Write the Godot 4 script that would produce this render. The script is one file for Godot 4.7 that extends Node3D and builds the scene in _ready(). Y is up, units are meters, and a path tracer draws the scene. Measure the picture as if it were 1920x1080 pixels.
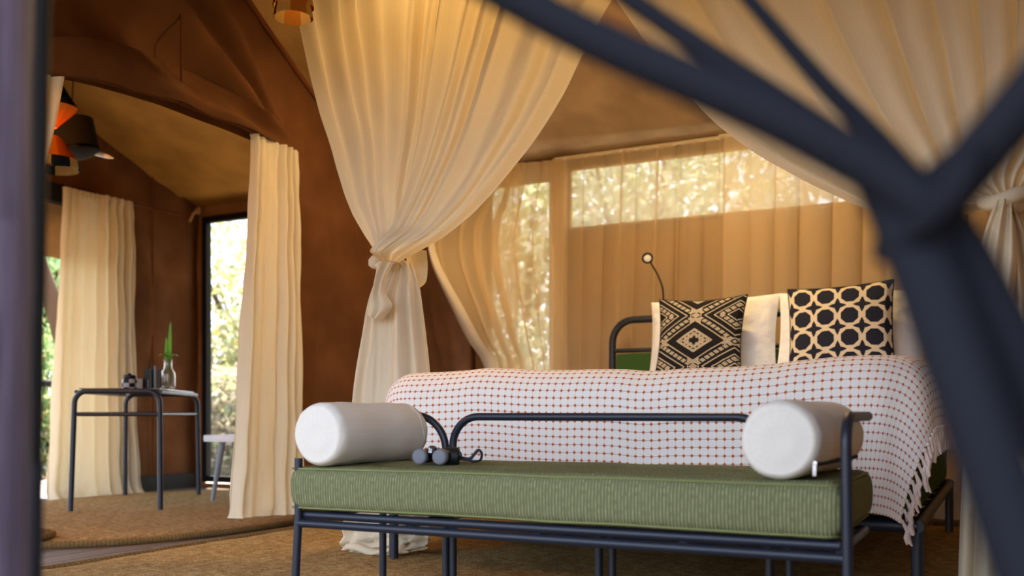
extends Node3D
# Axes: +x runs along the foot of the bed, -z runs from the bed's foot to its head (v below is -z), +y is up.
const CA := 0.8904
const SA := 0.4552
const EYE := 0.605
const FPX := 1800.0
const HORIZON := 775.0

var M := {}
var rng := RandomNumberGenerator.new()
var noise := FastNoiseLite.new()


func _ready():
	rng.seed = 7
	noise.seed = 3
	noise.frequency = 1.0
	noise.fractal_octaves = 3
	make_camera_and_light()
	make_materials()
	build_ground_and_floor()
	build_walls()
	build_roof()
	build_rugs()
	build_bed()
	build_pillows()
	build_bench()
	build_bolsters()
	build_binoculars()
	build_canopy()
	build_back_sheers()
	build_side_room()
	build_lamps()
	build_foreground()
	build_outdoors()


func make_camera_and_light():
	var cam := Camera3D.new()
	cam.name = "camera"
	add_child(cam)
	cam.position = Vector3(0, EYE, 0)
	cam.rotation.y = atan2(SA, CA)
	var ca := CameraAttributesPhysical.new()
	ca.frustum_near = 0.05
	ca.frustum_far = 200.0
	ca.frustum_focal_length = 40.0
	ca.frustum_focus_distance = 3.5
	ca.exposure_aperture = 2.3
	cam.attributes = ca
	cam.set_frustum(0.05 * 1080.0 / FPX, Vector2(0, 0.05 * (HORIZON - 540.0) / FPX), 0.05, 200.0)
	cam.current = true
	var we := WorldEnvironment.new()
	we.name = "environment"
	var e := Environment.new()
	var sky := Sky.new()
	var sm := ProceduralSkyMaterial.new()
	sm.sky_top_color = Color(0.78, 0.86, 0.98)
	sm.sky_horizon_color = Color(0.94, 0.96, 0.98)
	sm.ground_bottom_color = Color(0.30, 0.27, 0.22)
	sm.ground_horizon_color = Color(0.62, 0.60, 0.54)
	sm.sky_energy_multiplier = 1.95
	sm.ground_energy_multiplier = 1.0
	sky.sky_material = sm
	e.background_mode = Environment.BG_SKY
	e.sky = sky
	e.tonemap_mode = Environment.TONE_MAPPER_LINEAR
	e.tonemap_exposure = 1.26
	e.sdfgi_enabled = true
	e.ssao_enabled = true
	e.ssil_enabled = true
	we.environment = e
	add_child(we)
	var sun := DirectionalLight3D.new()
	sun.name = "sun"
	sun.light_color = Color(1.0, 0.93, 0.8)
	sun.light_energy = 8.0
	sun.light_angular_distance = 0.6
	sun.shadow_enabled = true
	sun.sky_mode = DirectionalLight3D.SKY_MODE_LIGHT_ONLY
	add_child(sun)
	sun.look_at_from_position(Vector3(-0.40, 1.55, -0.62), Vector3.ZERO)


# ---------------------------------------------------------------- where a thing seen in the photograph stands
func wp(x: float, y: float, z: float) -> Vector3:
	return Vector3(CA * x - SA * z, y, -(SA * x + CA * z))

func pz(x: float, y: float, z: float) -> Vector3:      # at a distance
	return wp((x - 960.0) / FPX * z, EYE + (HORIZON - y) / FPX * z, z)

func pu(x: float, y: float, u: float) -> Vector3:      # on a plane parallel to the bed's sides
	return pz(x, y, u / (CA * (x - 960.0) / FPX - SA))

func pv(x: float, y: float, v: float) -> Vector3:      # on a plane parallel to the headboard
	return pz(x, y, v / (SA * (x - 960.0) / FPX + CA))

func pf(x: float, y: float) -> Vector3:                # on the floor
	return pz(x, y, FPX * EYE / (y - HORIZON))

func R(u: float, y: float, v: float) -> Vector3:
	return Vector3(u, y, -v)


# ---------------------------------------------------------------- naming
var used := {}
func numbered(called: String) -> String:
	if not used.has(called):
		used[called] = 0
		return called
	used[called] += 1
	return "%s_%03d" % [called, used[called]]

func thing(called: String, label: String, category: String, at := Vector3.ZERO, group := "") -> Node3D:
	var o := Node3D.new()
	o.name = numbered(called)
	o.position = at
	add_child(o)
	return tag(o, label, category, group)

func tag(o: Node3D, label: String, category: String, group := "", kind := "") -> Node3D:
	o.set_meta("label", label)
	if category:
		o.set_meta("category", category)
	if group:
		o.set_meta("group", group)
	if kind:
		o.set_meta("kind", kind)
	return o

func obj(called: String, mesh: Mesh, material: Material, parent: Node3D = null) -> MeshInstance3D:
	var o := MeshInstance3D.new()
	o.mesh = mesh
	o.material_override = material
	if parent:
		o.name = called
		parent.add_child(o, true)
	else:
		o.name = numbered(called)
		add_child(o, true)
	return o

func struct_obj(called: String, mesh: Mesh, material: Material, label := "") -> MeshInstance3D:
	var o := obj(called, mesh, material)
	o.set_meta("kind", "structure")
	if label:
		o.set_meta("label", label)
	return o


# ---------------------------------------------------------------- mesh collector
class MB:
	var v := PackedVector3Array()
	var n := PackedVector3Array()
	var t := PackedVector2Array()
	var i := PackedInt32Array()
	var org := Vector3.ZERO

	func _init(o := Vector3.ZERO):
		org = o

	# a surface f(a, b), a and b in 0..1; normal is d/da x d/db
	func grid(na: int, nb: int, f: Callable, uv = null, wrap := false):
		var base := v.size()
		var nn := PackedVector3Array()
		nn.resize((na + 1) * (nb + 1))
		for b in nb + 1:
			for a in na + 1:
				var fa := float(a) / na
				var fb := float(b) / nb
				var p: Vector3 = f.call(fa, fb)
				v.append(p - org)
				t.append(uv.call(fa, fb) if uv != null else Vector2(fa, fb))
		var w := na + 1
		for b in nb:
			for a in na:
				var p0 := b * w + a
				var q := [p0, p0 + w, p0 + 1, p0 + 1, p0 + w, p0 + w + 1]
				for k in [0, 3]:
					var A: Vector3 = v[base + q[k]]
					var B: Vector3 = v[base + q[k + 1]]
					var C: Vector3 = v[base + q[k + 2]]
					var fn := (C - A).cross(B - A)
					for m in 3:
						nn[q[k + m]] += fn
						i.append(base + q[k + m])
		if wrap:
			for b in nb + 1:
				var s := nn[b * w] + nn[b * w + na]
				nn[b * w] = s
				nn[b * w + na] = s
		for b in [0, nb]:
			if v[base + b * w].distance_to(v[base + b * w + na / 2]) < 1e-5 and v[base + b * w].distance_to(v[base + b * w + na / 4]) < 1e-5:
				var s := Vector3.ZERO
				for a in w:
					s += nn[b * w + a]
				for a in w:
					nn[b * w + a] = s
		for k in nn.size():
			n.append(nn[k].normalized() if nn[k].length() > 1e-12 else Vector3.UP)

	func tube(pts: Array, rad, sides := 10, closed := false, flat := 1.0, caps := true):
		var cnt := pts.size()
		var e1s := []
		var e2s := []
		var tan := []
		for k in cnt:
			var p0: Vector3 = pts[(k - 1 + cnt) % cnt] if closed else pts[maxi(k - 1, 0)]
			var p1: Vector3 = pts[(k + 1) % cnt] if closed else pts[mini(k + 1, cnt - 1)]
			tan.append((p1 - p0).normalized())
		var ref := Vector3.UP if absf(tan[0].dot(Vector3.UP)) < 0.9 else Vector3.RIGHT
		var e1: Vector3 = (ref - tan[0] * ref.dot(tan[0])).normalized()
		for k in cnt:
			e1 = (e1 - tan[k] * e1.dot(tan[k])).normalized()
			e1s.append(e1)
			e2s.append(tan[k].cross(e1))
		var base := v.size()
		var rows := cnt + 1 if closed else cnt
		var dist := 0.0
		for kk in rows:
			var k := kk % cnt
			if kk > 0:
				dist += pts[k].distance_to(pts[(kk - 1) % cnt])
			var r: float = rad[k] if rad is Array else rad
			for s in sides + 1:
				var a := TAU * s / sides
				var d: Vector3 = e1s[k] * cos(a) + e2s[k] * sin(a) * flat
				v.append(pts[k] + d * r - org)
				n.append((e1s[k] * cos(a) * flat + e2s[k] * sin(a)).normalized())
				t.append(Vector2(float(s) / sides, dist))
		var w := sides + 1
		for k in rows - 1:
			for s in sides:
				var p := base + k * w + s
				for q in [p, p + w, p + 1, p + 1, p + w, p + w + 1]:
					i.append(q)
		if caps and not closed:
			for end in [0, cnt - 1]:
				var c := v.size()
				var nrm: Vector3 = -tan[end] if end == 0 else tan[end]
				v.append(pts[end] - org)
				n.append(nrm)
				t.append(Vector2(0.5, 0.5))
				for s in w:
					v.append(v[base + end * w + s])
					n.append(nrm)
					t.append(Vector2(0.5, 0.5))
				for s in sides:
					if end == 0:
						i.append_array(PackedInt32Array([c, c + 1 + s, c + 2 + s]))
					else:
						i.append_array(PackedInt32Array([c, c + 2 + s, c + 1 + s]))

	# profile: Array of Vector2(radius, height along axis)
	func lathe(prof: Array, at: Vector3, axis := Vector3.UP, sides := 24, uvs := Vector2.ONE, warp = null):
		var ref := Vector3.RIGHT if absf(axis.dot(Vector3.RIGHT)) < 0.9 else Vector3.FORWARD
		var e1 := (ref - axis * ref.dot(axis)).normalized()
		var e2 := axis.cross(e1)
		var m := prof.size() - 1
		var cum := [0.0]
		for k in m:
			cum.append(cum[k] + prof[k].distance_to(prof[k + 1]))
		grid(sides, m, func(a, b):
			var k := int(round(b * m))
			var p: Vector2 = prof[k]
			var rr := p.x
			if warp != null:
				rr *= warp.call(a, b)
			return at + axis * p.y + (e1 * cos(TAU * a) + e2 * sin(TAU * a)) * rr,
			func(a, b): return Vector2(a * uvs.x, cum[int(round(b * m))] / maxf(cum[m], 1e-6) * uvs.y), true)

	func rbox(c: Vector3, size: Vector3, r: float, seg := 3, warp = null, basis := Basis.IDENTITY):
		var h := size * 0.5
		var inner := h - Vector3.ONE * r
		var faces := [[Vector3.RIGHT, Vector3.UP, Vector3.BACK], [Vector3.LEFT, Vector3.UP, Vector3.FORWARD], [Vector3.FORWARD, Vector3.UP, Vector3.RIGHT], [Vector3.BACK, Vector3.UP, Vector3.LEFT], [Vector3.RIGHT, Vector3.FORWARD, Vector3.UP], [Vector3.RIGHT, Vector3.BACK, Vector3.DOWN]]
		for fc in faces:
			var ax: Vector3 = fc[0]
			var ay: Vector3 = fc[1]
			var az: Vector3 = fc[2]
			var lx := absf(ax.dot(h))
			var ly := absf(ay.dot(h))
			var f := func(a, b):
				var p: Vector3 = ax * lerpf(-lx, lx, MB.soft(a, r / (2.0 * lx))) + ay * lerpf(-ly, ly, MB.soft(b, r / (2.0 * ly))) + az * absf(az.dot(h))
				var q := p.clamp(-inner, inner)
				var d := p - q
				if d.length() > 1e-9:
					p = q + d.normalized() * r
				if warp != null:
					p = warp.call(p)
				return c + basis * p
			grid(seg, seg, f, func(a, b): return Vector2(MB.soft(a, r / (2.0 * lx)) * 2.0 * lx, (1.0 - MB.soft(b, r / (2.0 * ly))) * 2.0 * ly))

	# spreads grid lines so that the rounding gets several of them
	static func soft(a: float, e: float) -> float:
		e = minf(e, 0.45)
		var k := 0.22
		if a < k:
			return e * a / k
		if a > 1.0 - k:
			return 1.0 - e * (1.0 - a) / k
		return e + (1.0 - 2.0 * e) * (a - k) / (1.0 - 2.0 * k)

	func disc(c: Vector3, nrm: Vector3, r: float, sides := 20):
		lathe([Vector2(r, 0), Vector2(0, 0)], c, nrm, sides)

	# a flat polygon of any outline pushed along "thick"
	func slab(outline: PackedVector2Array, to3: Callable, thick: Vector3):
		var tri := Geometry2D.triangulate_polygon(outline)
		for side in 2:
			var base := v.size()
			var off := thick * float(side)
			var p0: Vector3 = to3.call(outline[tri[0]])
			var p1: Vector3 = to3.call(outline[tri[1]])
			var p2: Vector3 = to3.call(outline[tri[2]])
			var out := thick.normalized() * (1.0 if side == 1 else -1.0)
			var flip := (p2 - p0).cross(p1 - p0).dot(out) < 0.0
			for q in outline:
				v.append(to3.call(q) + off - org)
				n.append(out)
				t.append(q)
			for k in range(0, tri.size(), 3):
				i.append(base + tri[k])
				i.append(base + tri[k + (2 if flip else 1)])
				i.append(base + tri[k + (1 if flip else 2)])
		var m := outline.size()
		for k in m:
			var a: Vector3 = to3.call(outline[k])
			var b: Vector3 = to3.call(outline[(k + 1) % m])
			grid(1, 1, func(x, y): return a.lerp(b, x) + thick * y)

	func mesh() -> ArrayMesh:
		var ar := []
		ar.resize(Mesh.ARRAY_MAX)
		ar[Mesh.ARRAY_VERTEX] = v
		ar[Mesh.ARRAY_NORMAL] = n
		ar[Mesh.ARRAY_TEX_UV] = t
		ar[Mesh.ARRAY_INDEX] = i
		var m := ArrayMesh.new()
		m.add_surface_from_arrays(Mesh.PRIMITIVE_TRIANGLES, ar)
		return m


func mb(o: Node3D = null) -> MB:
	return MB.new(o.position if o else Vector3.ZERO)

# rounds the corners of a path
func fillet(pts: Array, r: float, steps := 7) -> Array:
	var out := [pts[0]]
	for k in range(1, pts.size() - 1):
		var p: Vector3 = pts[k]
		var a: Vector3 = pts[k - 1] - p
		var b: Vector3 = pts[k + 1] - p
		var rr := minf(r, minf(a.length(), b.length()) * 0.49)
		var p0 := p + a.normalized() * rr
		var p1 := p + b.normalized() * rr
		for s in steps + 1:
			var q := float(s) / steps
			# a quarter-round corner
			var w := sin(q * PI / 2)
			var w0 := 1.0 - sin((1.0 - q) * PI / 2)
			out.append(p + (p0 - p) * (1.0 - w) + (p1 - p) * w0)
	out.append(pts[-1])
	return out

# a smooth curve through points (Vector2 or Vector3 or float), q in 0..1
func spline(p: Array, q: float):
	var m := p.size() - 1
	var s := clampf(q, 0.0, 1.0) * m
	var k := mini(int(s), m - 1)
	var f := s - k
	var a = p[maxi(k - 1, 0)]
	var b = p[k]
	var c = p[k + 1]
	var d = p[mini(k + 2, m)]
	return b * 1.0 + (c - a) * (0.5 * f) + (a * 2.0 - b * 5.0 + c * 4.0 - d) * (0.5 * f * f) + (b * 3.0 - a - c * 3.0 + d) * (0.5 * f * f * f)

func smooth_path(p: Array, steps: int) -> Array:
	var out := []
	for k in steps + 1:
		out.append(spline(p, float(k) / steps))
	return out

func nz(x: float, y := 0.0, z := 0.0) -> float:
	return noise.get_noise_3d(x, y, z)


# ---------------------------------------------------------------- materials
func lin(r: float, g: float, b: float) -> Color:
	return Color(r, g, b).linear_to_srgb()

func c8(r: int, g: int, b: int) -> Color:
	return Color(r / 255.0, g / 255.0, b / 255.0)

func mat(key: String, color: Color, rough := 0.85, spec := 0.3) -> StandardMaterial3D:
	var m := StandardMaterial3D.new()
	m.resource_name = key
	m.albedo_color = color
	m.roughness = rough
	m.metallic_specular = spec
	m.cull_mode = BaseMaterial3D.CULL_DISABLED
	M[key] = m
	return m

func noise_tex(freq: float, size := 256, octaves := 4, ramp: Array = [], sd := 1, stretch := false) -> NoiseTexture2D:
	var f := FastNoiseLite.new()
	f.seed = sd
	f.frequency = freq
	f.fractal_octaves = octaves
	var t := NoiseTexture2D.new()
	t.width = size
	t.height = size
	t.seamless = true
	t.noise = f
	if ramp:
		var g := Gradient.new()
		g.offsets = PackedFloat32Array([0.2, 0.8])
		g.colors = PackedColorArray([ramp[0], ramp[1]])
		t.color_ramp = g
	return t

func img_tex(w: int, h: int, f: Callable) -> ImageTexture:
	var im := Image.create(w, h, false, Image.FORMAT_RGB8)
	for y in h:
		for x in w:
			im.set_pixel(x, y, f.call(x, y))
	return ImageTexture.create_from_image(im)

func weave(sd: int) -> ImageTexture:
	var r := RandomNumberGenerator.new()
	r.seed = sd
	var row := []
	var col := []
	for k in 128:
		row.append(r.randf())
		col.append(r.randf())
	return img_tex(128, 128, func(x, y):
		var over: bool = ((x / 4) + (y / 4)) % 2 == 0
		var s: float = 0.72 + 0.28 * (sin(PI * ((x if over else y) % 4 + 0.5) / 4.0))
		var g: float = s * (0.86 + 0.14 * (row[y / 4 * 4] if over else col[x / 4 * 4]))
		return Color(g, g, g).lerp(Color.WHITE, 0.5))

func tri_world(m: StandardMaterial3D, scale: float):
	m.uv1_triplanar = true
	m.uv1_world_triplanar = true
	m.uv1_scale = Vector3.ONE * scale

func make_materials():
	var wv := weave(5)
	# canvas of the tent
	for d in [["canvas_brown", c8(108, 70, 42)], ["canvas_roof", c8(220, 196, 164)], ["canvas_tan", c8(196, 160, 118)], ["canvas_back", c8(150, 108, 70)], ["canvas_lamplit", c8(172, 124, 58)]]:  # the last canvas has lamp light painted into its colour
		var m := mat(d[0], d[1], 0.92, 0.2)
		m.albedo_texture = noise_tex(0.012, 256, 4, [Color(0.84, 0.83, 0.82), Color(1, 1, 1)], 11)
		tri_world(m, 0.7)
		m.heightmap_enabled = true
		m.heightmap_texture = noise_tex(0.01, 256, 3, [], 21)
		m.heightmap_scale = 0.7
	mat("seam", c8(112, 64, 38), 0.9)
	# curtain cloth
	var m := mat("curtain", c8(248, 234, 206), 0.95, 0.1)
	m.albedo_texture = wv
	m.uv1_scale = Vector3(60, 60, 1)
	m.backlight_enabled = true
	m.backlight = Color(0.76, 0.73, 0.64)
	m = mat("curtain_hem", c8(244, 230, 204), 0.95, 0.1)
	m.backlight_enabled = true
	m.backlight = Color(0.6, 0.6, 0.56)
	m = mat("sheer", Color(0.92, 0.815, 0.66, 0.46), 0.95, 0.1)
	m.transparency = BaseMaterial3D.TRANSPARENCY_ALPHA
	m.backlight_enabled = true
	m.backlight = Color(0.75, 0.72, 0.62)
	m = mat("sheer_dense", Color(0.92, 0.815, 0.66, 0.66), 0.95, 0.1)
	m.transparency = BaseMaterial3D.TRANSPARENCY_ALPHA
	m.backlight_enabled = true
	m.backlight = Color(0.75, 0.72, 0.62)
	m = mat("sheer_corner", Color(0.92, 0.815, 0.65, 0.66), 0.95, 0.1)
	m.transparency = BaseMaterial3D.TRANSPARENCY_ALPHA
	m.backlight_enabled = true
	m.backlight = Color(0.75, 0.72, 0.62)
	m = mat("sheer_hem", c8(232, 218, 196), 0.95, 0.1)
	m.backlight_enabled = true
	m.backlight = Color(0.5, 0.5, 0.46)
	# metal tubing
	m = mat("navy_tube", c8(28, 33, 46), 0.42, 0.45)
	m = mat("black_tube", c8(26, 28, 34), 0.4, 0.5)
	m = mat("black", c8(18, 18, 20), 0.55, 0.4)
	m = mat("black_gloss", c8(12, 12, 16), 0.45, 0.4)
	m = mat("navy_canvas", c8(27, 28, 33), 0.65, 0.13)
	m = mat("steel", c8(190, 190, 195), 0.3)
	m.metallic = 0.8
	m = mat("grey_rubber", c8(112, 114, 122), 0.6)
	# green corduroy: ribs run along v, one tile is 8 ribs (72 mm)
	var r := RandomNumberGenerator.new()
	r.seed = 4
	var fleck := []
	for k in 256 * 8:
		fleck.append(r.randf())
	var cord := img_tex(256, 256, func(x, y):
		var ph := fposmod(x / 32.0, 1.0)
		var ridge := pow(sin(PI * ph), 0.7)
		var f: float = fleck[(x / 32) * 256 + (y / 5)]
		var k := 0.80 + 0.2 * ridge
		var base := Color(0.415, 0.42, 0.30) * k
		if ph < 0.16:
			base = base.lerp(Color(0.74, 0.75, 0.56), 0.35 + 0.5 * f)
		return base)
	var cordh := img_tex(256, 8, func(x, y):
		var g := pow(sin(PI * fposmod(x / 32.0, 1.0)), 0.6)
		return Color(g, g, g))
	m = mat("corduroy", Color.WHITE, 0.95, 0.15)
	m.albedo_texture = cord
	m.heightmap_enabled = true
	m.heightmap_texture = cordh
	m.heightmap_scale = 0.12
	m.uv1_scale = Vector3(1.0 / 0.072, 1.0 / 0.3, 1)
	m = mat("green_piping", c8(124, 128, 84), 0.95, 0.1)
	m = mat("green_panel", c8(62, 92, 48), 0.9, 0.2)
	m.albedo_texture = wv
	tri_world(m, 6.0)
	# bedding
	m = mat("white_linen", c8(236, 236, 238), 0.95, 0.1)
	m.heightmap_enabled = true
	m.heightmap_texture = noise_tex(0.02, 256, 4, [], 31)
	m.heightmap_scale = 0.8
	tri_world(m, 2.5)
	m = mat("natural_linen", c8(235, 228, 217), 0.95, 0.1)
	m.albedo_texture = wv
	m.uv1_scale = Vector3(30, 30, 1)
	m = mat("zip_tape", c8(40, 42, 52), 0.8)
	# woven blanket: 8 x 8 cells
	var bl := img_tex(512, 512, func(x, y):
		var cx := fposmod(x / 64.0 + 0.5, 1.0) - 0.5
		var cy := fposmod(y / 64.0 + 0.5, 1.0) - 0.5
		var wob := 0.03 * sin(x * 0.9 + y * 1.7)
		var col := Color(0.93, 0.905, 0.885) * (0.965 + 0.035 * sin(x * 1.9) * sin(y * 1.3))
		if absf(cx) < 0.055 + wob * 0.5:
			col = col.lerp(Color(0.95, 0.72, 0.46), 0.45)
		if absf(cy) < 0.05 + wob * 0.5:
			col = col.lerp(Color(0.55, 0.50, 0.52), 0.5)
		if absf(cx) + absf(cy) < 0.235 + wob:
			col = Color(0.79, 0.41, 0.25) * (0.92 + 0.12 * sin(x * 3.1 + y))
		return col)
	m = mat("blanket", Color.WHITE, 0.97, 0.1)
	m.albedo_texture = bl
	m = mat("fringe", c8(226, 206, 196), 0.97, 0.1)
	# beaded cushion
	var beads := img_tex(800, 800, func(px, py):
		var x: float = px / 800.0 - 0.48
		var y: float = py / 800.0 - 0.55
		var gx := absf(fposmod(x / 0.94 + 0.5, 1.0) - 0.5)
		var gy := absf(fposmod(y / 0.62 + 0.5, 1.0) - 0.5)
		var f := gx + gy
		var s := gx - gy
		var st := 0.0275
		var p := f - 0.5
		var kp := roundi(p / st)
		var ks := floori(s / st)
		var dp := p / st - kp
		var ds := s / st - ks - 0.5
		var on := false
		if absi(kp) == 4:
			on = true
		elif absi(kp) <= 1:
			on = posmod(ks, 4) != 0
		elif absi(kp) == 2 or absi(kp) == 3:
			on = gx < 0.07 or gy < 0.07
		elif f < 0.235:
			on = f > 0.075 and (posmod(kp, 4) != 0 or posmod(ks, 4) != 0) and (posmod(ks, 3) != 0 or posmod(kp, 3) != 0)
		elif f > 0.70:
			var kq := roundi((f - 0.835) / st)
			on = kq == -4 or (kq >= -2 and kq <= 0 and posmod(ks, 4) != 0) or kq == 2
			dp = (f - 0.835) / st - kq
		if on and dp * dp + ds * ds < 0.175:
			return Color(0.90, 0.85, 0.76)
		return Color(0.115, 0.118, 0.145).lerp(Color(0.15, 0.135, 0.13), 0.5 + 0.5 * sin(px * 0.8) * sin(py * 0.7)))
	m = mat("beaded_cloth", Color.WHITE, 0.9, 0.2)
	m.albedo_texture = beads
	m = mat("dark_cloth", c8(36, 37, 44), 0.92, 0.2)
	# trellis cushion
	var trel := img_tex(640, 640, func(px, py):
		var x: float = (px / 640.0 - 0.03) / 0.232
		var y: float = (py / 640.0 - 0.02) / 0.232
		var ox := fposmod(x, 1.0) - 0.5
		var oy := fposmod(y, 1.0) - 0.5
		var ang := atan2(oy, ox)
		var rr := sqrt(ox * ox + oy * oy)
		var oct := rr * cos(fposmod(ang + PI / 8, PI / 4) - PI / 8)
		var sx := absf(fposmod(x + 0.5, 1.0) - 0.5)
		var sy := absf(fposmod(y + 0.5, 1.0) - 0.5)
		var star := minf(sy / maxf(0.002, 0.12 * (1.0 - pow(sx / 0.375, 2.0))), sx / maxf(0.002, 0.12 * (1.0 - pow(sy / 0.375, 2.0)))) if maxf(sx, sy) < 0.375 else 9.0
		var dark := Color(0.165, 0.175, 0.235)
		if oct < 0.355 or star < 1.0:
			return dark * (0.95 + 0.1 * sin(px * 0.9) * sin(py * 0.9))
		return Color(0.855, 0.80, 0.70))
	m = mat("trellis_cloth", Color.WHITE, 0.9, 0.2)
	m.albedo_texture = trel
	# jute
	var jr := RandomNumberGenerator.new()
	jr.seed = 9
	var ja := Image.create(512, 512, false, Image.FORMAT_RGB8)
	var jb := Image.create(512, 512, false, Image.FORMAT_RGB8)
	ja.fill(Color(0.56, 0.44, 0.29))
	jb.fill(Color(0.0, 0.0, 0.0))
	for k in 11000:
		var x0 := jr.randf() * 512.0
		var rown := jr.randi() % 32
		var y0 := rown * 16.0 + jr.randf_range(0.0, 16.0)
		var dir := Vector2(1.0, (0.55 if rown % 2 == 0 else -0.55) + jr.randf_range(-0.35, 0.35)).normalized()
		var len := jr.randi_range(10, 22)
		var col := Color(0.88, 0.73, 0.50).lerp(Color(1.0, 0.93, 0.77), jr.randf()) * jr.randf_range(0.80, 1.0)
		var lift := jr.randf_range(0.45, 1.0)
		for q in len:
			var p := Vector2(x0, y0) + dir * q
			for wd in 3:
				var px := posmod(int(p.x), 512)
				var py := posmod(int(p.y + wd - 1), 512)
				var sh := 1.0 if wd == 1 else 0.8
				ja.set_pixel(px, py, col * sh)
				var g := lift * sh * sin(PI * (q + 1.0) / (len + 1.0))
				jb.set_pixel(px, py, Color(g, g, g))
	var jt := ImageTexture.create_from_image(ja)
	var jh := ImageTexture.create_from_image(jb)
	for d in [["jute", 2.6, Color(1.0, 0.97, 0.90)], ["jute_pale", 3.4, Color(1.0, 0.95, 0.88)]]:
		m = mat(d[0], d[2], 0.95, 0.1)
		m.albedo_texture = jt
		m.heightmap_enabled = true
		m.heightmap_texture = jh
		m.heightmap_scale = 0.4
		m.uv1_scale = Vector3(d[1], d[1], 1)
		m.detail_enabled = true
		m.detail_blend_mode = BaseMaterial3D.BLEND_MODE_MUL
		m.detail_albedo = noise_tex(0.02, 256, 3, [Color(0.86, 0.83, 0.78), Color(1, 1, 1)], 44)
		m.detail_uv_layer = BaseMaterial3D.DETAIL_UV_1
	# wood
	var wood := func(a: Color, b: Color, sd: int): return img_tex(128, 512, func(x, y):
		var g: float = 0.5 + 0.5 * noise.get_noise_3d(x * 0.09, y * 0.006, sd * 7.0)
		var h: float = 0.5 + 0.5 * noise.get_noise_3d(x * 0.45, y * 0.015, sd * 3.0 + 50.0)
		return a.lerp(b, clampf(g * 0.7 + h * 0.5, 0.0, 1.0)))
	for k in 3:
		m = mat("plank_%d" % k, [Color(1, 1, 1), Color(0.9, 0.88, 0.86), Color(1.0, 0.96, 0.92)][k], 0.6, 0.4)
		m.albedo_texture = wood.call(Color(0.24, 0.20, 0.17), Color(0.50, 0.44, 0.38), k + 1)
	m = mat("log", Color.WHITE, 0.45, 0.3)
	m.albedo_texture = wood.call(Color(0.20, 0.16, 0.19), Color(0.50, 0.45, 0.52), 7)
	m.heightmap_enabled = true
	m.heightmap_texture = m.albedo_texture
	m.heightmap_scale = 1.2
	m = mat("bark", c8(92, 70, 54), 0.95)
	m = mat("deck", c8(196, 192, 188), 0.7)
	m = mat("soil", c8(120, 96, 66), 1.0)
	m.albedo_texture = noise_tex(0.05, 256, 4, [Color(0.55, 0.55, 0.5), Color(1, 1, 0.95)], 51)
	tri_world(m, 0.4)
	m = mat("table_top", c8(30, 32, 36), 0.2, 0.5)
	m = mat("white_paint", c8(226, 228, 232), 0.5)
	m = mat("grey_paint", c8(128, 130, 136), 0.5)
	m = mat("shadow_tone", c8(48, 46, 40), 0.7)
	m = mat("frame_black", c8(24, 24, 27), 0.5)
	var chk := img_tex(32, 16, func(x, y): return Color(0.62, 0.62, 0.62) if ((x / 4) + (y / 4)) % 2 == 0 else Color(0.08, 0.08, 0.09))
	m = mat("checker", Color.WHITE, 0.4)
	m.albedo_texture = chk
	m.texture_filter = BaseMaterial3D.TEXTURE_FILTER_NEAREST
	m = mat("vase_glass", Color(0.86, 0.84, 0.78, 0.12), 0.04, 0.5)
	m.refraction_enabled = true
	m.refraction_scale = 0.05
	m = mat("pane", Color(0.9, 0.95, 0.95, 0.06), 0.02, 0.4)
	m.transparency = BaseMaterial3D.TRANSPARENCY_ALPHA
	m = mat("mesh_screen", Color(0.82, 0.90, 0.74, 0.42), 0.9, 0.1)
	m.transparency = BaseMaterial3D.TRANSPARENCY_ALPHA
	m.backlight_enabled = true
	m.backlight = Color(0.95, 0.95, 0.95)
	m = mat("leaf_green", c8(60, 132, 40), 0.5)
	m.backlight_enabled = true
	m.backlight = Color(0.5, 0.6, 0.2)
	m = mat("leaf", Color.WHITE, 0.6, 0.3)
	m.vertex_color_use_as_albedo = true
	m.backlight_enabled = true
	m.backlight = Color(0.8, 0.8, 0.8)
	# raffia of the lampshades: panels of colour round the shade
	var panels := func(cols: Array, sd: int):
		var rr := RandomNumberGenerator.new()
		rr.seed = sd
		var cuts := [0.0]
		while cuts[-1] < 1.0:
			cuts.append(cuts[-1] + rr.randf_range(0.07, 0.16))
		return img_tex(512, 64, func(x, y):
			var q: float = x / 512.0
			var k := 0
			while cuts[k + 1] <= q:
				k += 1
			var col: Color = cols[k % cols.size()]
			return col * (0.72 + 0.28 * absf(sin(x * 0.62)) * (0.9 + 0.1 * sin(y * 0.9))))
	var sets := {"raffia_warm": [Color(0.86, 0.74, 0.46), Color(0.46, 0.16, 0.08), Color(0.90, 0.78, 0.50), Color(0.82, 0.56, 0.24)], "raffia_mixed": [Color(0.78, 0.38, 0.13), Color(0.64, 0.20, 0.10), Color(0.10, 0.22, 0.27), Color(0.84, 0.5, 0.16)],
		"raffia_band": [Color(0.88, 0.80, 0.58), Color(0.10, 0.35, 0.40), Color(0.86, 0.74, 0.50), Color(0.88, 0.80, 0.58), Color(0.14, 0.20, 0.26)], "raffia_glow": [Color(0.95, 0.66, 0.24), Color(0.90, 0.50, 0.16), Color(0.97, 0.74, 0.34)], "raffia_dark": [Color(0.12, 0.17, 0.19), Color(0.16, 0.20, 0.18), Color(0.10, 0.13, 0.16)]}
	var sdn := 60
	for k in sets:
		m = mat(k, Color.WHITE, 0.9, 0.15)
		m.albedo_texture = panels.call(sets[k], sdn)
		m.backlight_enabled = true
		m.backlight = Color(0.8, 0.75, 0.6)
		sdn += 1
	m = mat("wicker_black", c8(40, 34, 32), 0.8)
	m.albedo_texture = wv
	m.uv1_scale = Vector3(6, 2, 1)
	m = mat("bulb", c8(255, 190, 90), 0.5)
	m.emission_enabled = true
	m.emission = Color(1.0, 0.62, 0.22)
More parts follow.
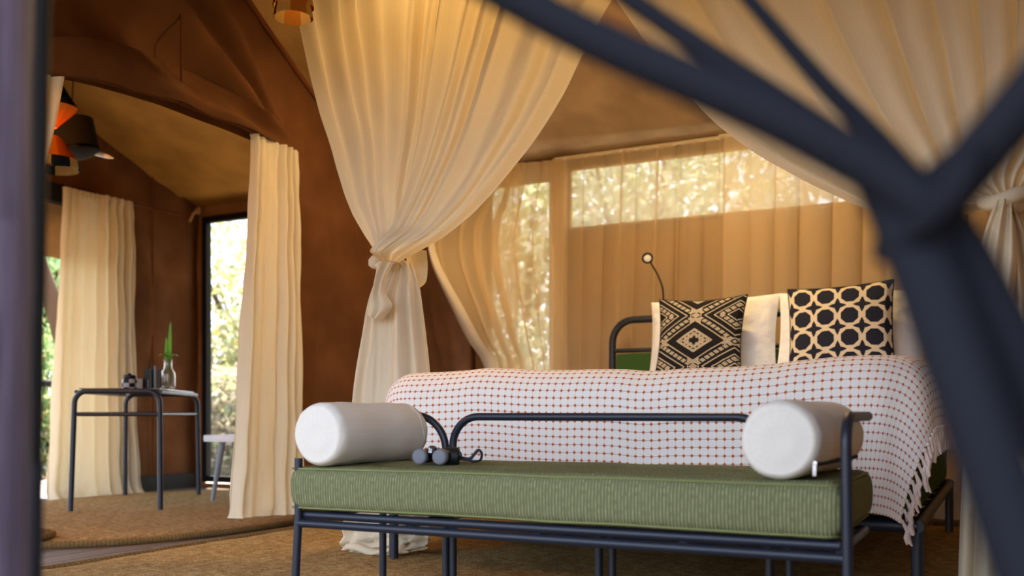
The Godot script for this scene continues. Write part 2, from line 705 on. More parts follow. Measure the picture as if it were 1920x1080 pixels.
	m.emission_energy_multiplier = 2.0


# ---------------------------------------------------------------- setting
const U_PART := -3.3      # canvas partition between the bedroom and the side room
const U_END := -5.95      # end wall of the side room
const V_BACK := 5.9       # back wall
const V_FRONT := 0.45

func roof_y(v: float) -> float:
	var pts := [[-0.6, 2.75], [1.2, 3.35], [2.4, 3.62], [3.2, 3.4], [4.0, 3.06], [5.0, 2.66], [5.9, 2.31], [6.6, 2.05]]
	for k in pts.size() - 1:
		if v <= pts[k + 1][0]:
			return lerpf(pts[k][1], pts[k + 1][1], (v - pts[k][0]) / (pts[k + 1][0] - pts[k][0]))
	return 2.05

func slab_wall(called: String, poly: PackedVector2Array, to3: Callable, thick: Vector3, material: Material) -> MeshInstance3D:
	var m := mb()
	m.slab(poly, to3, thick)
	return struct_obj(called, m.mesh(), material)

func build_ground_and_floor():
	var m := mb()
	m.grid(8, 8, func(a, b): return Vector3(lerpf(-26, 14, a), -0.32 + 0.05 * nz(a * 9, b * 9), lerpf(14, -26, b)))
	struct_obj("ground", m.mesh(), M.soil, "bare leafy earth outside the tent")
	# floor of boards laid along the depth of the tent
	m = mb()
	m.rbox(R(-2.5, -0.06, 3.0), Vector3(7.4, 0.08, 6.6), 0.01, 2)
	var fl := struct_obj("floor", m.mesh(), M.plank_0, "grey brown boarded floor under the jute rugs")
	var w := 0.148
	for k in 48:
		var u := -6.1 + w * (k + 0.5)
		var v0 := -0.3
		while v0 < 6.1:
			var v1 := minf(v0 + rng.randf_range(2.2, 3.4), 6.1)
			var p := mb()
			p.rbox(R(u, -0.01, (v0 + v1) / 2), Vector3(w - 0.004, 0.02, v1 - v0 - 0.004), 0.003, 2)
			for q in p.t.size():
				p.t[q] = Vector2((p.v[q].x - u) / w + 0.5, p.v[q].z * 0.35 + k * 0.37)
			obj("plank", p.mesh(), M["plank_%d" % (k % 3)], fl)
			v0 = v1
	# deck outside the end wall and behind the glazed door
	m = mb()
	m.rbox(R(-7.3, -0.09, 3.6), Vector3(2.3, 0.1, 5.6), 0.02, 2)
	m.rbox(R(-3.6, -0.09, 6.6), Vector3(6.4, 0.1, 0.9), 0.02, 2)
	struct_obj("floor_deck", m.mesh(), M.deck, "pale deck outside the side room")

func wall_strip(m: MB, axis: String, at: float, s0: float, s1: float, y0: Callable, y1: Callable, na: int, nb: int, amp: float, fold: Callable, side := 1.0):
	m.grid(na, nb, func(a, b):
		var s := lerpf(s0, s1, a)
		var y := lerpf(y0.call(s), y1.call(s), b)
		var d: float = fold.call(s, y) * amp
		return R(at + d, y, s) if axis == "u" else R(s, y, at + d))

func frame_parts(parent: Node3D, axis: String, at: float, s0: float, s1: float, y0: float, y1: float, w: float, d: float, material: Material, label := ""):
	for e in [[s0 + w / 2, (y0 + y1) / 2, w, y1 - y0], [s1 - w / 2, (y0 + y1) / 2, w, y1 - y0], [(s0 + s1) / 2, y0 + w / 2, s1 - s0 - 2 * w, w], [(s0 + s1) / 2, y1 - w / 2, s1 - s0 - 2 * w, w]]:
		var m := mb(parent)
		if axis == "v":
			m.rbox(R(e[0], e[1], at), Vector3(e[2], e[3], d), 0.006, 2)
		else:
			m.rbox(R(at, e[1], e[0]), Vector3(d, e[3], e[2]), 0.006, 2)
		var o := obj("frame", m.mesh(), material, parent)
		if label:
			o.set_meta("label", label)

func build_walls():
	# back wall in pieces round its two openings and the strip window; boards of canvas with thickness
	var bk := func(q): return R(q.x, q.y, V_BACK)
	var th := Vector3(0, 0, -0.03)
	var holes := [[-5.88, 0.03, -4.45, 2.23], [-3.2, 0.03, -2.69, 2.2], [-2.585, 1.826, -0.80, 2.24]]
	var cuts := [-6.0]
	for h in holes:
		cuts += [h[0], h[2]]
	cuts.append(1.2)
	var m := mb()
	for k in cuts.size() - 1:
		var a: float = cuts[k]
		var b: float = cuts[k + 1]
		if k % 2 == 0:
			m.slab(PackedVector2Array([Vector2(a, -0.05), Vector2(b, -0.05), Vector2(b, 2.34), Vector2(a, 2.34)]), bk, th)
		else:
			var h: Array = holes[(k - 1) / 2]
			m.slab(PackedVector2Array([Vector2(a, -0.05), Vector2(b, -0.05), Vector2(b, h[1]), Vector2(a, h[1])]), bk, th)
			m.slab(PackedVector2Array([Vector2(a, h[3]), Vector2(b, h[3]), Vector2(b, 2.34), Vector2(a, 2.34)]), bk, th)
	struct_obj("wall_back", m.mesh(), M.canvas_back, "tan canvas back wall of the tent")
	# glazed door of the side room
	var d1 := thing("door_1", "black framed glazed door beside the side table, open to bright foliage", "door", R(-5.2, 0, V_BACK))
	d1.set_meta("kind", "structure")
	frame_parts(d1, "v", V_BACK - 0.012, -5.86, -4.47, 0.04, 2.22, 0.055, 0.06, M.frame_black)
	m = mb(d1)
	m.slab(PackedVector2Array([Vector2(-5.81, 0.09), Vector2(-4.52, 0.09), Vector2(-4.52, 2.17), Vector2(-5.81, 2.17)]), bk, Vector3(0, 0, -0.006))
	obj("pane", m.mesh(), M.pane, d1)
	var d2 := thing("door_2", "tall narrow opening behind the sheer curtain left of the bed", "door", R(-2.95, 0, V_BACK))
	d2.set_meta("kind", "structure")
	frame_parts(d2, "v", V_BACK - 0.012, -3.2, -2.69, 0.03, 2.2, 0.03, 0.05, M.canvas_brown)
	m = mb(d2)
	m.slab(PackedVector2Array([Vector2(-3.17, 0.06), Vector2(-2.72, 0.06), Vector2(-2.72, 2.17), Vector2(-3.17, 2.17)]), bk, Vector3(0, 0, -0.006))
	obj("pane", m.mesh(), M.pane, d2)
	var w1 := thing("window_1", "long low strip window with green insect mesh above the headboard", "window", R(-1.7, 1.826, V_BACK))
	w1.set_meta("kind", "structure")
	frame_parts(w1, "v", V_BACK - 0.01, -2.585, -0.80, 1.826, 2.24, 0.018, 0.045, M.canvas_tan)
	m = mb(w1)
	m.slab(PackedVector2Array([Vector2(-2.57, 1.84), Vector2(-0.82, 1.84), Vector2(-0.82, 2.225), Vector2(-2.57, 2.225)]), bk, Vector3(0, 0, -0.003))
	obj("mesh_screen", m.mesh(), M.mesh_screen, w1)

	# end wall of the side room: gable of brown canvas with a doorway on its front half
	var en := func(q): return R(U_END, q.y, q.x)
	var et := Vector3(-0.03, 0, 0)
	m = mb()
	var gable := func(a: float, b: float, y0: float, n := 6):
		var p := PackedVector2Array([Vector2(a, y0), Vector2(b, y0)])
		for k in n + 1:
			var s := lerpf(b, a, float(k) / n)
			p.append(Vector2(s, roof_y(s) + 0.03))
		return p
	wall_strip(m, "u", U_END, 5.02, 5.93, func(s): return -0.05, func(s): return roof_y(s) + 0.03, 36, 48, 1.0, func(s, y):
		var f := sin((s - 5.6) * 16.0 + (y - 2.2) * 3.0) * 0.012 * smoothstep(2.4, 1.9, y)
		return f + 0.012 * nz(s * 3, y * 2.2) - 0.006 * smoothstep(0.03, 0.0, absf(s - 5.42)) + 0.02 * smoothstep(0.5, 0.0, absf((6.05 - s) * 1.6 + (y - 2.35))) * smoothstep(2.35, 2.2, y))
	m.slab(gable.call(5.02, 5.93, -0.05), func(q): return R(U_END - 0.06, q.y, q.x), et)
	m.slab(gable.call(1.9, 5.02, 2.2, 12), en, et)
	m.slab(gable.call(V_FRONT, 1.9, -0.05), en, et)
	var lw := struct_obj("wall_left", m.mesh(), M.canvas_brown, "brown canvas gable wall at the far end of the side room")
	for sp in [[R(U_END + 0.014, 0.1, 5.42), R(U_END + 0.014, 2.47, 5.42)], [R(U_END + 0.012, 2.21, 5.03), R(U_END + 0.012, 2.21, 5.88)]]:
		m = mb()
		m.tube([sp[0], sp[1]], 0.008, 6, false, 0.5)
		obj("seam", m.mesh(), M.seam, lw)
	var door := thing("door_3", "open doorway to the deck beside the gathered curtain of the side room", "door", R(U_END, 0, 3.5))
	door.set_meta("kind", "structure")
	for e in [[1.95, 1.1, 0.07, 2.2], [4.98, 1.1, 0.05, 2.2], [3.46, 2.15, 3.1, 0.14]]:
		m = mb(door)
		m.rbox(R(U_END + 0.02, e[1], e[0]), Vector3(0.09, e[3], e[2]), 0.01, 2)
		obj("frame", m.mesh(), M.frame_black, door)
	# canvas flap rolled half down in the doorway
	m = mb(door)
	m.grid(20, 6, func(a, b): return R(U_END - 0.12 + 0.03 * sin(a * 30), lerpf(1.72, 2.30, b), lerpf(2.0, 4.95, a)))
	m.grid(20, 6, func(a, b): return R(U_END - 0.13 + 0.03 * sin(a * 30), lerpf(1.72, 2.30, b), lerpf(2.0, 4.95, a)))
	obj("rain_flap", m.mesh(), M.canvas_tan, door)
	# knot of canvas tape where end wall and back wall meet
	m = mb()
	m.lathe([Vector2(0, -0.03), Vector2(0.022, -0.02), Vector2(0.03, 0), Vector2(0.02, 0.022), Vector2(0, 0.03)], R(U_END + 0.05, 2.27, 5.86), Vector3(1, 0.3, 0).normalized(), 10)
	m.tube([R(U_END + 0.05, 2.27, 5.86), R(U_END + 0.06, 2.24, 5.80), R(U_END + 0.05, 2.17, 5.77)], 0.012, 6)
	m.tube([R(U_END + 0.05, 2.27, 5.86), R(U_END + 0.07, 2.30, 5.86)], 0.014, 6)
	obj("tie_knot", m.mesh(), M.canvas_tan, lw)
	m = mb()
	m.rbox(R(U_END + 0.025, 0.055, 5.44), Vector3(0.04, 0.13, 0.84), 0.008, 2)  # dark strip that stands for the shadow along the wall foot
	struct_obj("shadow_strip_left", m.mesh(), M.shadow_tone, "dark strip standing for the shadow at the foot of the brown end wall")

	# partition: brown canvas with a swagged opening, its upper edge drawn up to the ridge
	var low := []
	for p in [[60, 133], [90, 137], [150, 148], [200, 160], [260, 177], [320, 196], [380, 220], [430, 238], [475, 257], [520, 275], [556, 290]]:
		var q := pu(p[0], p[1], U_PART)
		low.append(Vector2(-q.z, q.y))
	var top := []
	for p in [[870, 330], [790, 304], [700, 270], [640, 230], [590, 185], [555, 137], [520, 86], [490, 43], [460, -2], [430, -48]]:
		var q := pu(p[0], p[1], U_PART)
		top.append(Vector2(-q.z, q.y))
	top.append(Vector2(2.6, 3.42))
	top.append(Vector2(1.2, 3.3))
	var v_open: float = low[-1].x
	var lowy := func(s):
		if s <= low[0].x:
			return lerpf(low[0].y, 1.84, clampf((low[0].x - s) / 1.2, 0, 1))
		for k in low.size() - 1:
			if s <= low[k + 1].x:
				return lerpf(low[k].y, low[k + 1].y, (s - low[k].x) / (low[k + 1].x - low[k].x))
		return low[-1].y
	var topy := func(s):
		for k in top.size() - 1:
			if s >= top[k + 1].x:
				return lerpf(top[k].y, top[k + 1].y, (s - top[k].x) / minf(-1e-4, top[k + 1].x - top[k].x))
		return 3.3
	var folds := func(s, y):
		# folds that run from the right end of the swag up to the left
		var dx: float = v_open - s
		var dy: float = y - low[-1].y
		var ang := atan2(dy, maxf(dx, 0.001))
		var dist := sqrt(dx * dx + dy * dy)
		var f = 0.055 * sin(ang * 17.0 + 0.6 * sin(ang * 9)) * smoothstep(0.05, 0.5, dist) * smoothstep(1.25, 0.5, ang) * smoothstep(1.9, 0.9, dist)
		f += 0.02 * nz(s * 1.6, y * 1.6) + 0.006 * nz(s * 6, y * 5)
		return f
	m = mb()
	wall_strip(m, "u", U_PART, 0.5, v_open, lowy, topy, 90, 44, 1.0, folds)
	wall_strip(m, "u", U_PART, v_open, V_BACK, func(s): return -0.05, topy, 50, 60, 1.0, func(s, y): return lerpf(folds.call(s, y), 0.025 * nz(s * 1.5, y * 0.9) + 0.012 * sin(s * 9 + y) * smoothstep(2.3, 1.2, y), smoothstep(0.0, 0.35, s - v_open)))
	wall_strip(m, "u", U_PART - 0.02, v_open, V_BACK, func(s): return -0.05, topy, 4, 4, 1.0, func(s, y): return 0.0)
	wall_strip(m, "u", U_PART - 0.05, 0.5, v_open, lowy, topy, 40, 4, 1.0, func(s, y): return 0.0)
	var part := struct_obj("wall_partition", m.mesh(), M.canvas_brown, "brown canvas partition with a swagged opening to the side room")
	# lower flap of the swag
	m = mb()
	wall_strip(m, "u", U_PART + 0.035, 0.5, v_open, lowy, func(s): return lowy.call(s) + 0.07 + 0.12 * sin(PI * clampf((s - 2.2) / 1.8, 0, 1)), 90, 8, 1.0, func(s, y): return folds.call(s, y) + 0.012 * sin(s * 14 + y * 20))
	obj("swag_hem", m.mesh(), M.canvas_brown, part)
	m = mb()
	var sv := -pu(325, 100, U_PART).z
	m.tube([R(U_PART + 0.05, lowy.call(sv), sv), R(U_PART + 0.04, 3.1, sv)], 0.006, 6, false, 0.5)
	obj("seam", m.mesh(), M.seam, part)
	m = mb()
	var edge := []
	for k in 60:
		var s := lerpf(V_BACK - 0.05, 1.2, k / 59.0)
		edge.append(R(U_PART + folds.call(s, topy.call(s)) * 0.4 + 0.01, topy.call(s), s))
	m.tube(edge, 0.014, 6)
	obj("edge_cord", m.mesh(), M.seam, part)

	# right wall and the front wall of the side room (behind the post)
	var wr := func(q): return R(1.15, q.y, q.x)
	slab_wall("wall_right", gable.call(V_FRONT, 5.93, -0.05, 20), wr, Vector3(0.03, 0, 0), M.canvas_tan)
	var fr := func(q): return R(q.x, q.y, V_FRONT)
	m = mb()
	m.slab(PackedVector2Array([Vector2(-5.98, -0.05), Vector2(-5.5, -0.05), Vector2(-5.5, 3.1), Vector2(-5.98, 3.1)]), fr, Vector3(0, 0, 0.03))
	m.slab(PackedVector2Array([Vector2(-5.5, 1.35), Vector2(-3.3, 1.35), Vector2(-3.3, 3.1), Vector2(-5.5, 3.1)]), fr, Vector3(0, 0, 0.03))
	m.slab(PackedVector2Array([Vector2(-5.5, -0.05), Vector2(-3.3, -0.05), Vector2(-3.3, 0.06), Vector2(-5.5, 0.06)]), fr, Vector3(0, 0, 0.03))
	m.slab(PackedVector2Array([Vector2(-3.3, 2.15), Vector2(1.15, 2.15), Vector2(1.15, 3.1), Vector2(-3.3, 3.1)]), fr, Vector3(0, 0, 0.03))  # unseen valance, added to hold sky light off the upper curtains
	m.slab(PackedVector2Array([Vector2(0.22, -0.05), Vector2(1.15, -0.05), Vector2(1.15, 2.15), Vector2(0.22, 2.15)]), fr, Vector3(0, 0, 0.03))  # unseen panel, added to dim the daylight on the right
	struct_obj("wall_front", m.mesh(), M.canvas_tan, "canvas front wall of the tent with wide openings, upper and right panels added to block daylight")

func build_roof():
	var m := mb()
	var f := func(off): return func(a, b):
		var u := lerpf(-6.25, 1.4, a)
		var v := lerpf(-0.55, 5.99, b)
		var sag := -0.03 * absf(sin(u * 1.3)) + 0.012 * nz(u * 2.0, v * 2.0) + 0.010 * sin(v * 16.0 + 3.0 * nz(u * 0.8, v * 0.6)) * smoothstep(4.2, 5.6, v) if v < 5.7 else 0.012 * nz(u * 4.0, v)
		return R(u, roof_y(v) + sag + off, v)
	# split above the partition; the side half has lamp light painted into its gold
	var split_at := (U_PART + 6.25) / 7.65
	m.grid(40, 90, func(a, b): return f.call(0.0).call(lerpf(1.0, split_at, a), b))
	m.grid(40, 90, func(a, b): return f.call(0.03).call(lerpf(split_at, 1.0, a), b))
	var rf := struct_obj("ceiling", m.mesh(), M.canvas_roof, "sloping tan canvas ceiling of the bedroom")
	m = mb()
	m.grid(30, 90, func(a, b): return f.call(0.0).call(lerpf(split_at, 0.0, a), b))
	m.grid(30, 90, func(a, b): return f.call(0.03).call(lerpf(0.0, split_at, a), b))
	struct_obj("ceiling_side_room", m.mesh(), M.canvas_lamplit, "sloping canvas ceiling of the side room with lamp light painted into its gold colour")
	m = mb()
	m.grid(40, 4, func(a, b): return R(lerpf(-7.2, 1.4, a), lerpf(2.42, 2.56, b) - 0.03 * absf(sin(a * 16.0)) * b, lerpf(5.93, 6.75, b)))  # added beyond the view to keep direct sun off the sheers
	m.grid(40, 4, func(a, b): return R(lerpf(1.4, -7.2, a), lerpf(2.44, 2.58, b) - 0.03 * absf(sin((1.0 - a) * 16.0)) * b, lerpf(5.93, 6.75, b)))
	m.grid(40, 4, func(a, b): return R(lerpf(-7.4, -5.95, b), lerpf(2.62, 2.9, b), lerpf(5.95, 0.4, a)))
	struct_obj("added_awning", m.mesh(), M.canvas_roof, "added canvas awning out of view that keeps the sun off the outer openings")
	# gathered hem of the ceiling canvas along the back wall
	m = mb()
	var hem := []
	for k in 90:
		var u := lerpf(-3.25, 1.1, k / 89.0)
		hem.append(R(u, 2.295 + 0.010 * nz(u * 5), V_BACK - 0.05 + 0.015 * nz(u * 4, 3)))
	m.tube(hem, 0.018, 8)
	obj("gathered_hem", m.mesh(), M.canvas_brown, rf)

func build_rugs():
	# big jute rug of the bedroom
	var o := thing("jute_rug", "large coarse brown jute rug under the bed and the green bench", "rug", R(-1.4, 0, 3.2))
	var m := mb(o)
	var u0 := -3.24
	var u1 := 0.9
	var v0 := 1.05
	var v1 := 5.5
	m.grid(80, 90, func(a, b):
		var u := lerpf(u0, u1, a)
		var v := lerpf(v0, v1, b)
		if a == 0.0:
			u += 0.015 * nz(v * 3.0)
		return R(u, 0.020 + 0.006 * nz(u * 4, v * 4) if a > 0.0 and a < 1.0 and b > 0.0 and b < 1.0 else 0.002, v), func(a, b): return Vector2(a * (u1 - u0), b * (v1 - v0)))
	obj("pile", m.mesh(), M.jute, o)
	var ed := []
	for k in 70:
		var v := lerpf(v0, v1, k / 69.0)
		ed.append(R(u0 + 0.015 * nz(v * 3.0), 0.012, v))
	m = mb(o)
	m.tube(ed, 0.014, 8)
	obj("braided_border", m.mesh(), M.jute, o)
	# rounded rug of the side room
	o = thing("jute_rug", "rounded pale jute rug under the slim black side table", "rug", R(-4.5, 0, 4.0))
	m = mb(o)
	var cu := -4.52
	var cv := 4.15
	var hu := 1.10
	var hv := 1.42
	var rim := func(ang: float) -> Vector2:
		var c := cos(ang)
		var s := sin(ang)
		var k := pow(pow(absf(c), 2.9) + pow(absf(s), 2.9), -1.0 / 2.9)
		return Vector2(cu + hu * c * k, cv + hv * s * k)
	m.grid(90, 30, func(a, b):
		var q: Vector2 = rim.call(a * TAU)
		var k = 1.0 - b
		var h := 0.034
		if k > 0.98:
			h = 0.002
		elif k > 0.955:
			h = 0.026
		var p := Vector2(cu, cv).lerp(q, minf(k, 1.0))
		return R(p.x, h + (0.007 * nz(p.x * 5, p.y * 5) if k < 0.95 else 0.0), p.y), func(a, b):
			var q: Vector2 = Vector2(cu, cv).lerp(rim.call(a * TAU), 1.0 - b)
			return q, true)
	obj("pile", m.mesh(), M.jute_pale, o)
	var bd := []
	for k in 100:
		var q: Vector2 = rim.call(k * TAU / 100)
		bd.append(R(q.x, 0.014, q.y))
	m = mb(o)
	m.tube(bd, 0.016, 8, true)
	obj("braided_border", m.mesh(), M.jute_pale, o)
	# small round braided mat
	var c := pf(40, 1024)
	o = thing("braided_mat", "small round thick braided mat at the edge of the pale rug beside the post", "mat", Vector3(c.x, 0, c.z))
	m = mb(o)
	for k in 5:
		var ring := []
		var rr := 0.13 - k * 0.026
		for q in 26:
			ring.append(Vector3(c.x + rr * cos(q * TAU / 26), 0.05 + 0.006 * k, c.z + rr * sin(q * TAU / 26)))
		m.tube(ring, 0.016, 7, true)
	m.lathe([Vector2(0.12, 0.034), Vector2(0, 0.06)], Vector3(c.x, 0, c.z), Vector3.UP, 20)
	m.lathe([Vector2(0.11, 0.02), Vector2(0.135, 0.036), Vector2(0.135, 0.05)], Vector3(c.x, 0, c.z), Vector3.UP, 20)
	obj("braid", m.mesh(), M.jute_pale, o)


# ---------------------------------------------------------------- bed
const BED_L := -2.2
const BED_R := -0.215
const BED_F := 3.2
const BED_H := 5.3
var BC := (BED_L + BED_R) / 2

func bed_top(u: float, v: float) -> float:
	var q := clampf((u - BED_L) / (BED_R - BED_L), 0, 1)
	return 0.757 + 0.022 * q + 0.016 * sin(q * 7.0 + 0.6) * smoothstep(0.0, 0.3, q) + 0.012 * nz(u * 2.2, v * 2.2) - 0.02 * smoothstep(3.5, 4.4, v)

func build_bed():
	var o := thing("bed", "wide bed with navy tubular frame, green padded base and tubular headboard", "bed", R(BC, 0, 4.25))
	var m := mb(o)
	for e in [[R(BED_L + 0.02, 0.255, BED_F), R(BED_R - 0.02, 0.255, BED_F)], [R(BED_L + 0.02, 0.255, BED_F), R(BED_L + 0.02, 0.255, BED_H)], [R(BED_R - 0.02, 0.255, BED_F), R(BED_R - 0.02, 0.255, BED_H)], [R(BED_L + 0.02, 0.255, BED_H), R(BED_R - 0.02, 0.255, BED_H)]]:
		m.tube(e, 0.02, 12)
	for k in 6:
		var v := lerpf(BED_F + 0.2, BED_H - 0.2, k / 5.0)
		m.tube([R(BED_L + 0.02, 0.255, v), R(BED_R - 0.02, 0.255, v)], 0.012, 8)
	obj("frame", m.mesh(), M.navy_tube, o)
	for e in [[BED_L + 0.02, BED_F + 0.02], [BED_R - 0.02, BED_F + 0.02], [BED_L + 0.02, BED_H - 0.1], [BED_R - 0.02, BED_H - 0.1]]:
		m = mb(o)
		m.tube([R(e[0], 0.024, e[1]), R(e[0], 0.27, e[1])], 0.019, 14)
		obj("leg", m.mesh(), M.navy_tube, o)
	m = mb(o)
	m.rbox(R(BC, 0.385, 4.23), Vector3(BED_R - BED_L - 0.06, 0.215, 2.02), 0.025, 8)
	obj("base", m.mesh(), M.green_panel, o)
	m = mb(o)
	m.rbox(R(BC, 0.565, 4.23), Vector3(BED_R - BED_L - 0.12, 0.145, 1.94), 0.05, 8)
	obj("mattress", m.mesh(), M.white_linen, o)
	# headboard
	var hl := -2.045
	var hr := -0.38
	m = mb(o)
	m.tube(fillet([R(hl, 0.24, BED_H), R(hl, 1.15, BED_H), R(hr, 1.15, BED_H), R(hr, 0.24, BED_H)], 0.13), 0.021, 14)
	m.tube([R(hl, 0.972, BED_H), R(hr, 0.972, BED_H)], 0.013, 10)
	obj("headboard_frame", m.mesh(), M.navy_tube, o)
	m = mb(o)
	m.rbox(R((hl + hr) / 2, 0.78, BED_H), Vector3(hr - hl - 0.05, 0.35, 0.03), 0.012, 4)
	obj("headboard_panel", m.mesh(), M.green_panel, o)

	# duvet
	o = thing("duvet", "plain white duvet showing at the edge of the checked blanket below the cushions", "duvet", R(BC, 0.64, 4.2))
	m = mb(o)
	m.rbox(R(BC, 0.695, 4.25), Vector3(BED_R - BED_L - 0.16, 0.11, 1.9), 0.05, 16, func(p):
		if p.y > 0.0:
			p.y = p.y + bed_top(BC + p.x, 4.25 - p.z) - 0.757
		return p)
	obj("cover", m.mesh(), M.white_linen, o)

	# checked blanket
	var rad := 0.12
	var rc := 0.24
	var uL := BED_L - 0.075 + rad
	var uR := BED_R + 0.045 - rad
	var vF := BED_F - 0.06 + rad
	var vH := 4.62
	var aL := uL - (rad * PI / 2 + 0.10)
	var aR := uR + (rad * PI / 2 + 0.105)
	var bF := vF - (rad * PI / 2 + 0.375)
	var drape := func(a: float, b: float) -> Vector3:
		var q := Vector2(clampf(a, uL - rad + rc, uR + rad - rc), maxf(b, vF - rad + rc))
		var d := Vector2(a, b) - q
		var top: float = bed_top(a if d.x == 0.0 else q.x, b if d.y == 0.0 else q.y) + 0.006
		var dl := pow(pow(absf(d.x), 3.5) + pow(absf(d.y), 3.5), 1.0 / 3.5)
		if dl < rc - rad:
			return R(a, top, b)
		var dir := d.normalized()
		q += dir * (rc - rad)
		var r := dl - (rc - rad)
		var out := rad
		var drop := rad + (r - rad * PI / 2)
		if r < rad * PI / 2:
			out = rad * sin(r / rad)
			drop = rad * (1.0 - cos(r / rad))
		var ang := atan2(dir.x, -dir.y)
		out += 0.05 * drop * sin(ang * 2.0) * sin(ang * 2.0) + 0.03 * drop * sin(ang * 9.0) * smoothstep(0.1, 0.6, absf(ang)) * smoothstep(1.5, 1.1, absf(ang))
		out += 0.008 * sin(a * 9.0 + 1.0) * smoothstep(0.1, 0.3, drop) * absf(dir.y)
		return R(q.x + dir.x * out, top - drop, q.y + dir.y * out)
	o = thing("blanket", "cream woven blanket checked with rust dots and grey lines over the foot of the bed", "blanket", R(BC, 0.5, 3.8))
	m = mb(o)
	var cell_a := 0.0282
	var cell_b := 0.0278
	m.grid(190, 130, func(a, b): return drape.call(lerpf(aL, aR, a), lerpf(bF, vH, b)), func(a, b): return Vector2(lerpf(aL, aR, a) / cell_a / 8.0, lerpf(bF, vH, b) / cell_b / 8.0))
	obj("cloth", m.mesh(), M.blanket, o)
	# fringe along the right side, one knotted tassel after another
	for k in 40:
		var b := bF + 0.012 + k * 0.036
		var p: Vector3 = drape.call(aR, b)
		var p2: Vector3 = drape.call(aR - 0.02, b)
		var dn := (p - p2).normalized()
		var lean := Vector3(rng.randf_range(-0.25, 0.25), 0, rng.randf_range(-0.35, 0.35))
		var L := rng.randf_range(0.062, 0.088)
		m = mb(o)
		m.lathe([Vector2(0, -0.006), Vector2(0.006, -0.003), Vector2(0.0075, 0.002), Vector2(0.005, 0.008)], p, dn, 7)
		for q in 4:
			var sp := Vector3(rng.randf_range(-1, 1), rng.randf_range(-0.4, 0.4), rng.randf_range(-1, 1)) * 0.008
			var d2 := (dn * 0.45 + Vector3.DOWN * 0.8 + lean * 0.5).normalized()
			m.tube([p + dn * 0.006, p + dn * 0.02 + d2 * L * 0.25 + sp * 0.6, p + d2 * L * 0.7 + sp, p + d2 * L + sp * 1.5], [0.0045, 0.0065, 0.0065, 0.003], 5)
		obj("tassel", m.mesh(), M.fringe, o)

# ---------------------------------------------------------------- pillows
func pillow_mesh(w: float, h: float, t: float, wrinkle: float, sd: float, pinch := 0.075, n := 30, skew := 0.0) -> ArrayMesh:
	var m := MB.new()
	for side in [1.0, -1.0]:
		m.grid(n, n, func(a, b):
			var x: float = (a * 2.0 - 1.0) * side
			var y: float = b * 2.0 - 1.0
			var ex := 1.0 - x * x
			var ey := 1.0 - y * y
			var z := t * 0.5 * pow(maxf(ex * ey, 0.0), 0.42) * (0.86 + 0.14 * ex)
			var px := x * w * 0.5 * (1.0 - pinch * ey * (0.7 + 0.3 * absf(x)))
			var py := y * h * 0.5 * (1.0 - pinch * ex * (0.7 + 0.3 * absf(y)))
			z += wrinkle * nz(x * 2.5 + sd, y * 2.5, sd * 3.0) * minf(1.0, 3.0 * ex * ey)
			# creases that run out from the corners
			z += wrinkle * 0.7 * sin(atan2(1.02 - absf(y), 1.02 - absf(x)) * 14.0 + sd) * smoothstep(0.9, 0.35, Vector2(1.0 - absf(x), 1.0 - absf(y)).length()) * minf(1.0, 3.0 * ex * ey)
			return Vector3(px + skew * py, py + h * 0.5, z * side), func(a, b): return Vector2(a if side > 0 else 1.0 - a, 1.0 - b))
	return m.mesh()

func pillow(called: String, label: String, cat: String, base: Vector3, yaw: float, lean: float, roll: float, mesh: Mesh, material: Material, group := "") -> Node3D:
	var o := thing(called, label, cat, base, group)
	o.rotation = Vector3(lean, yaw, roll)
	obj("cover", mesh, material, o)
	return o

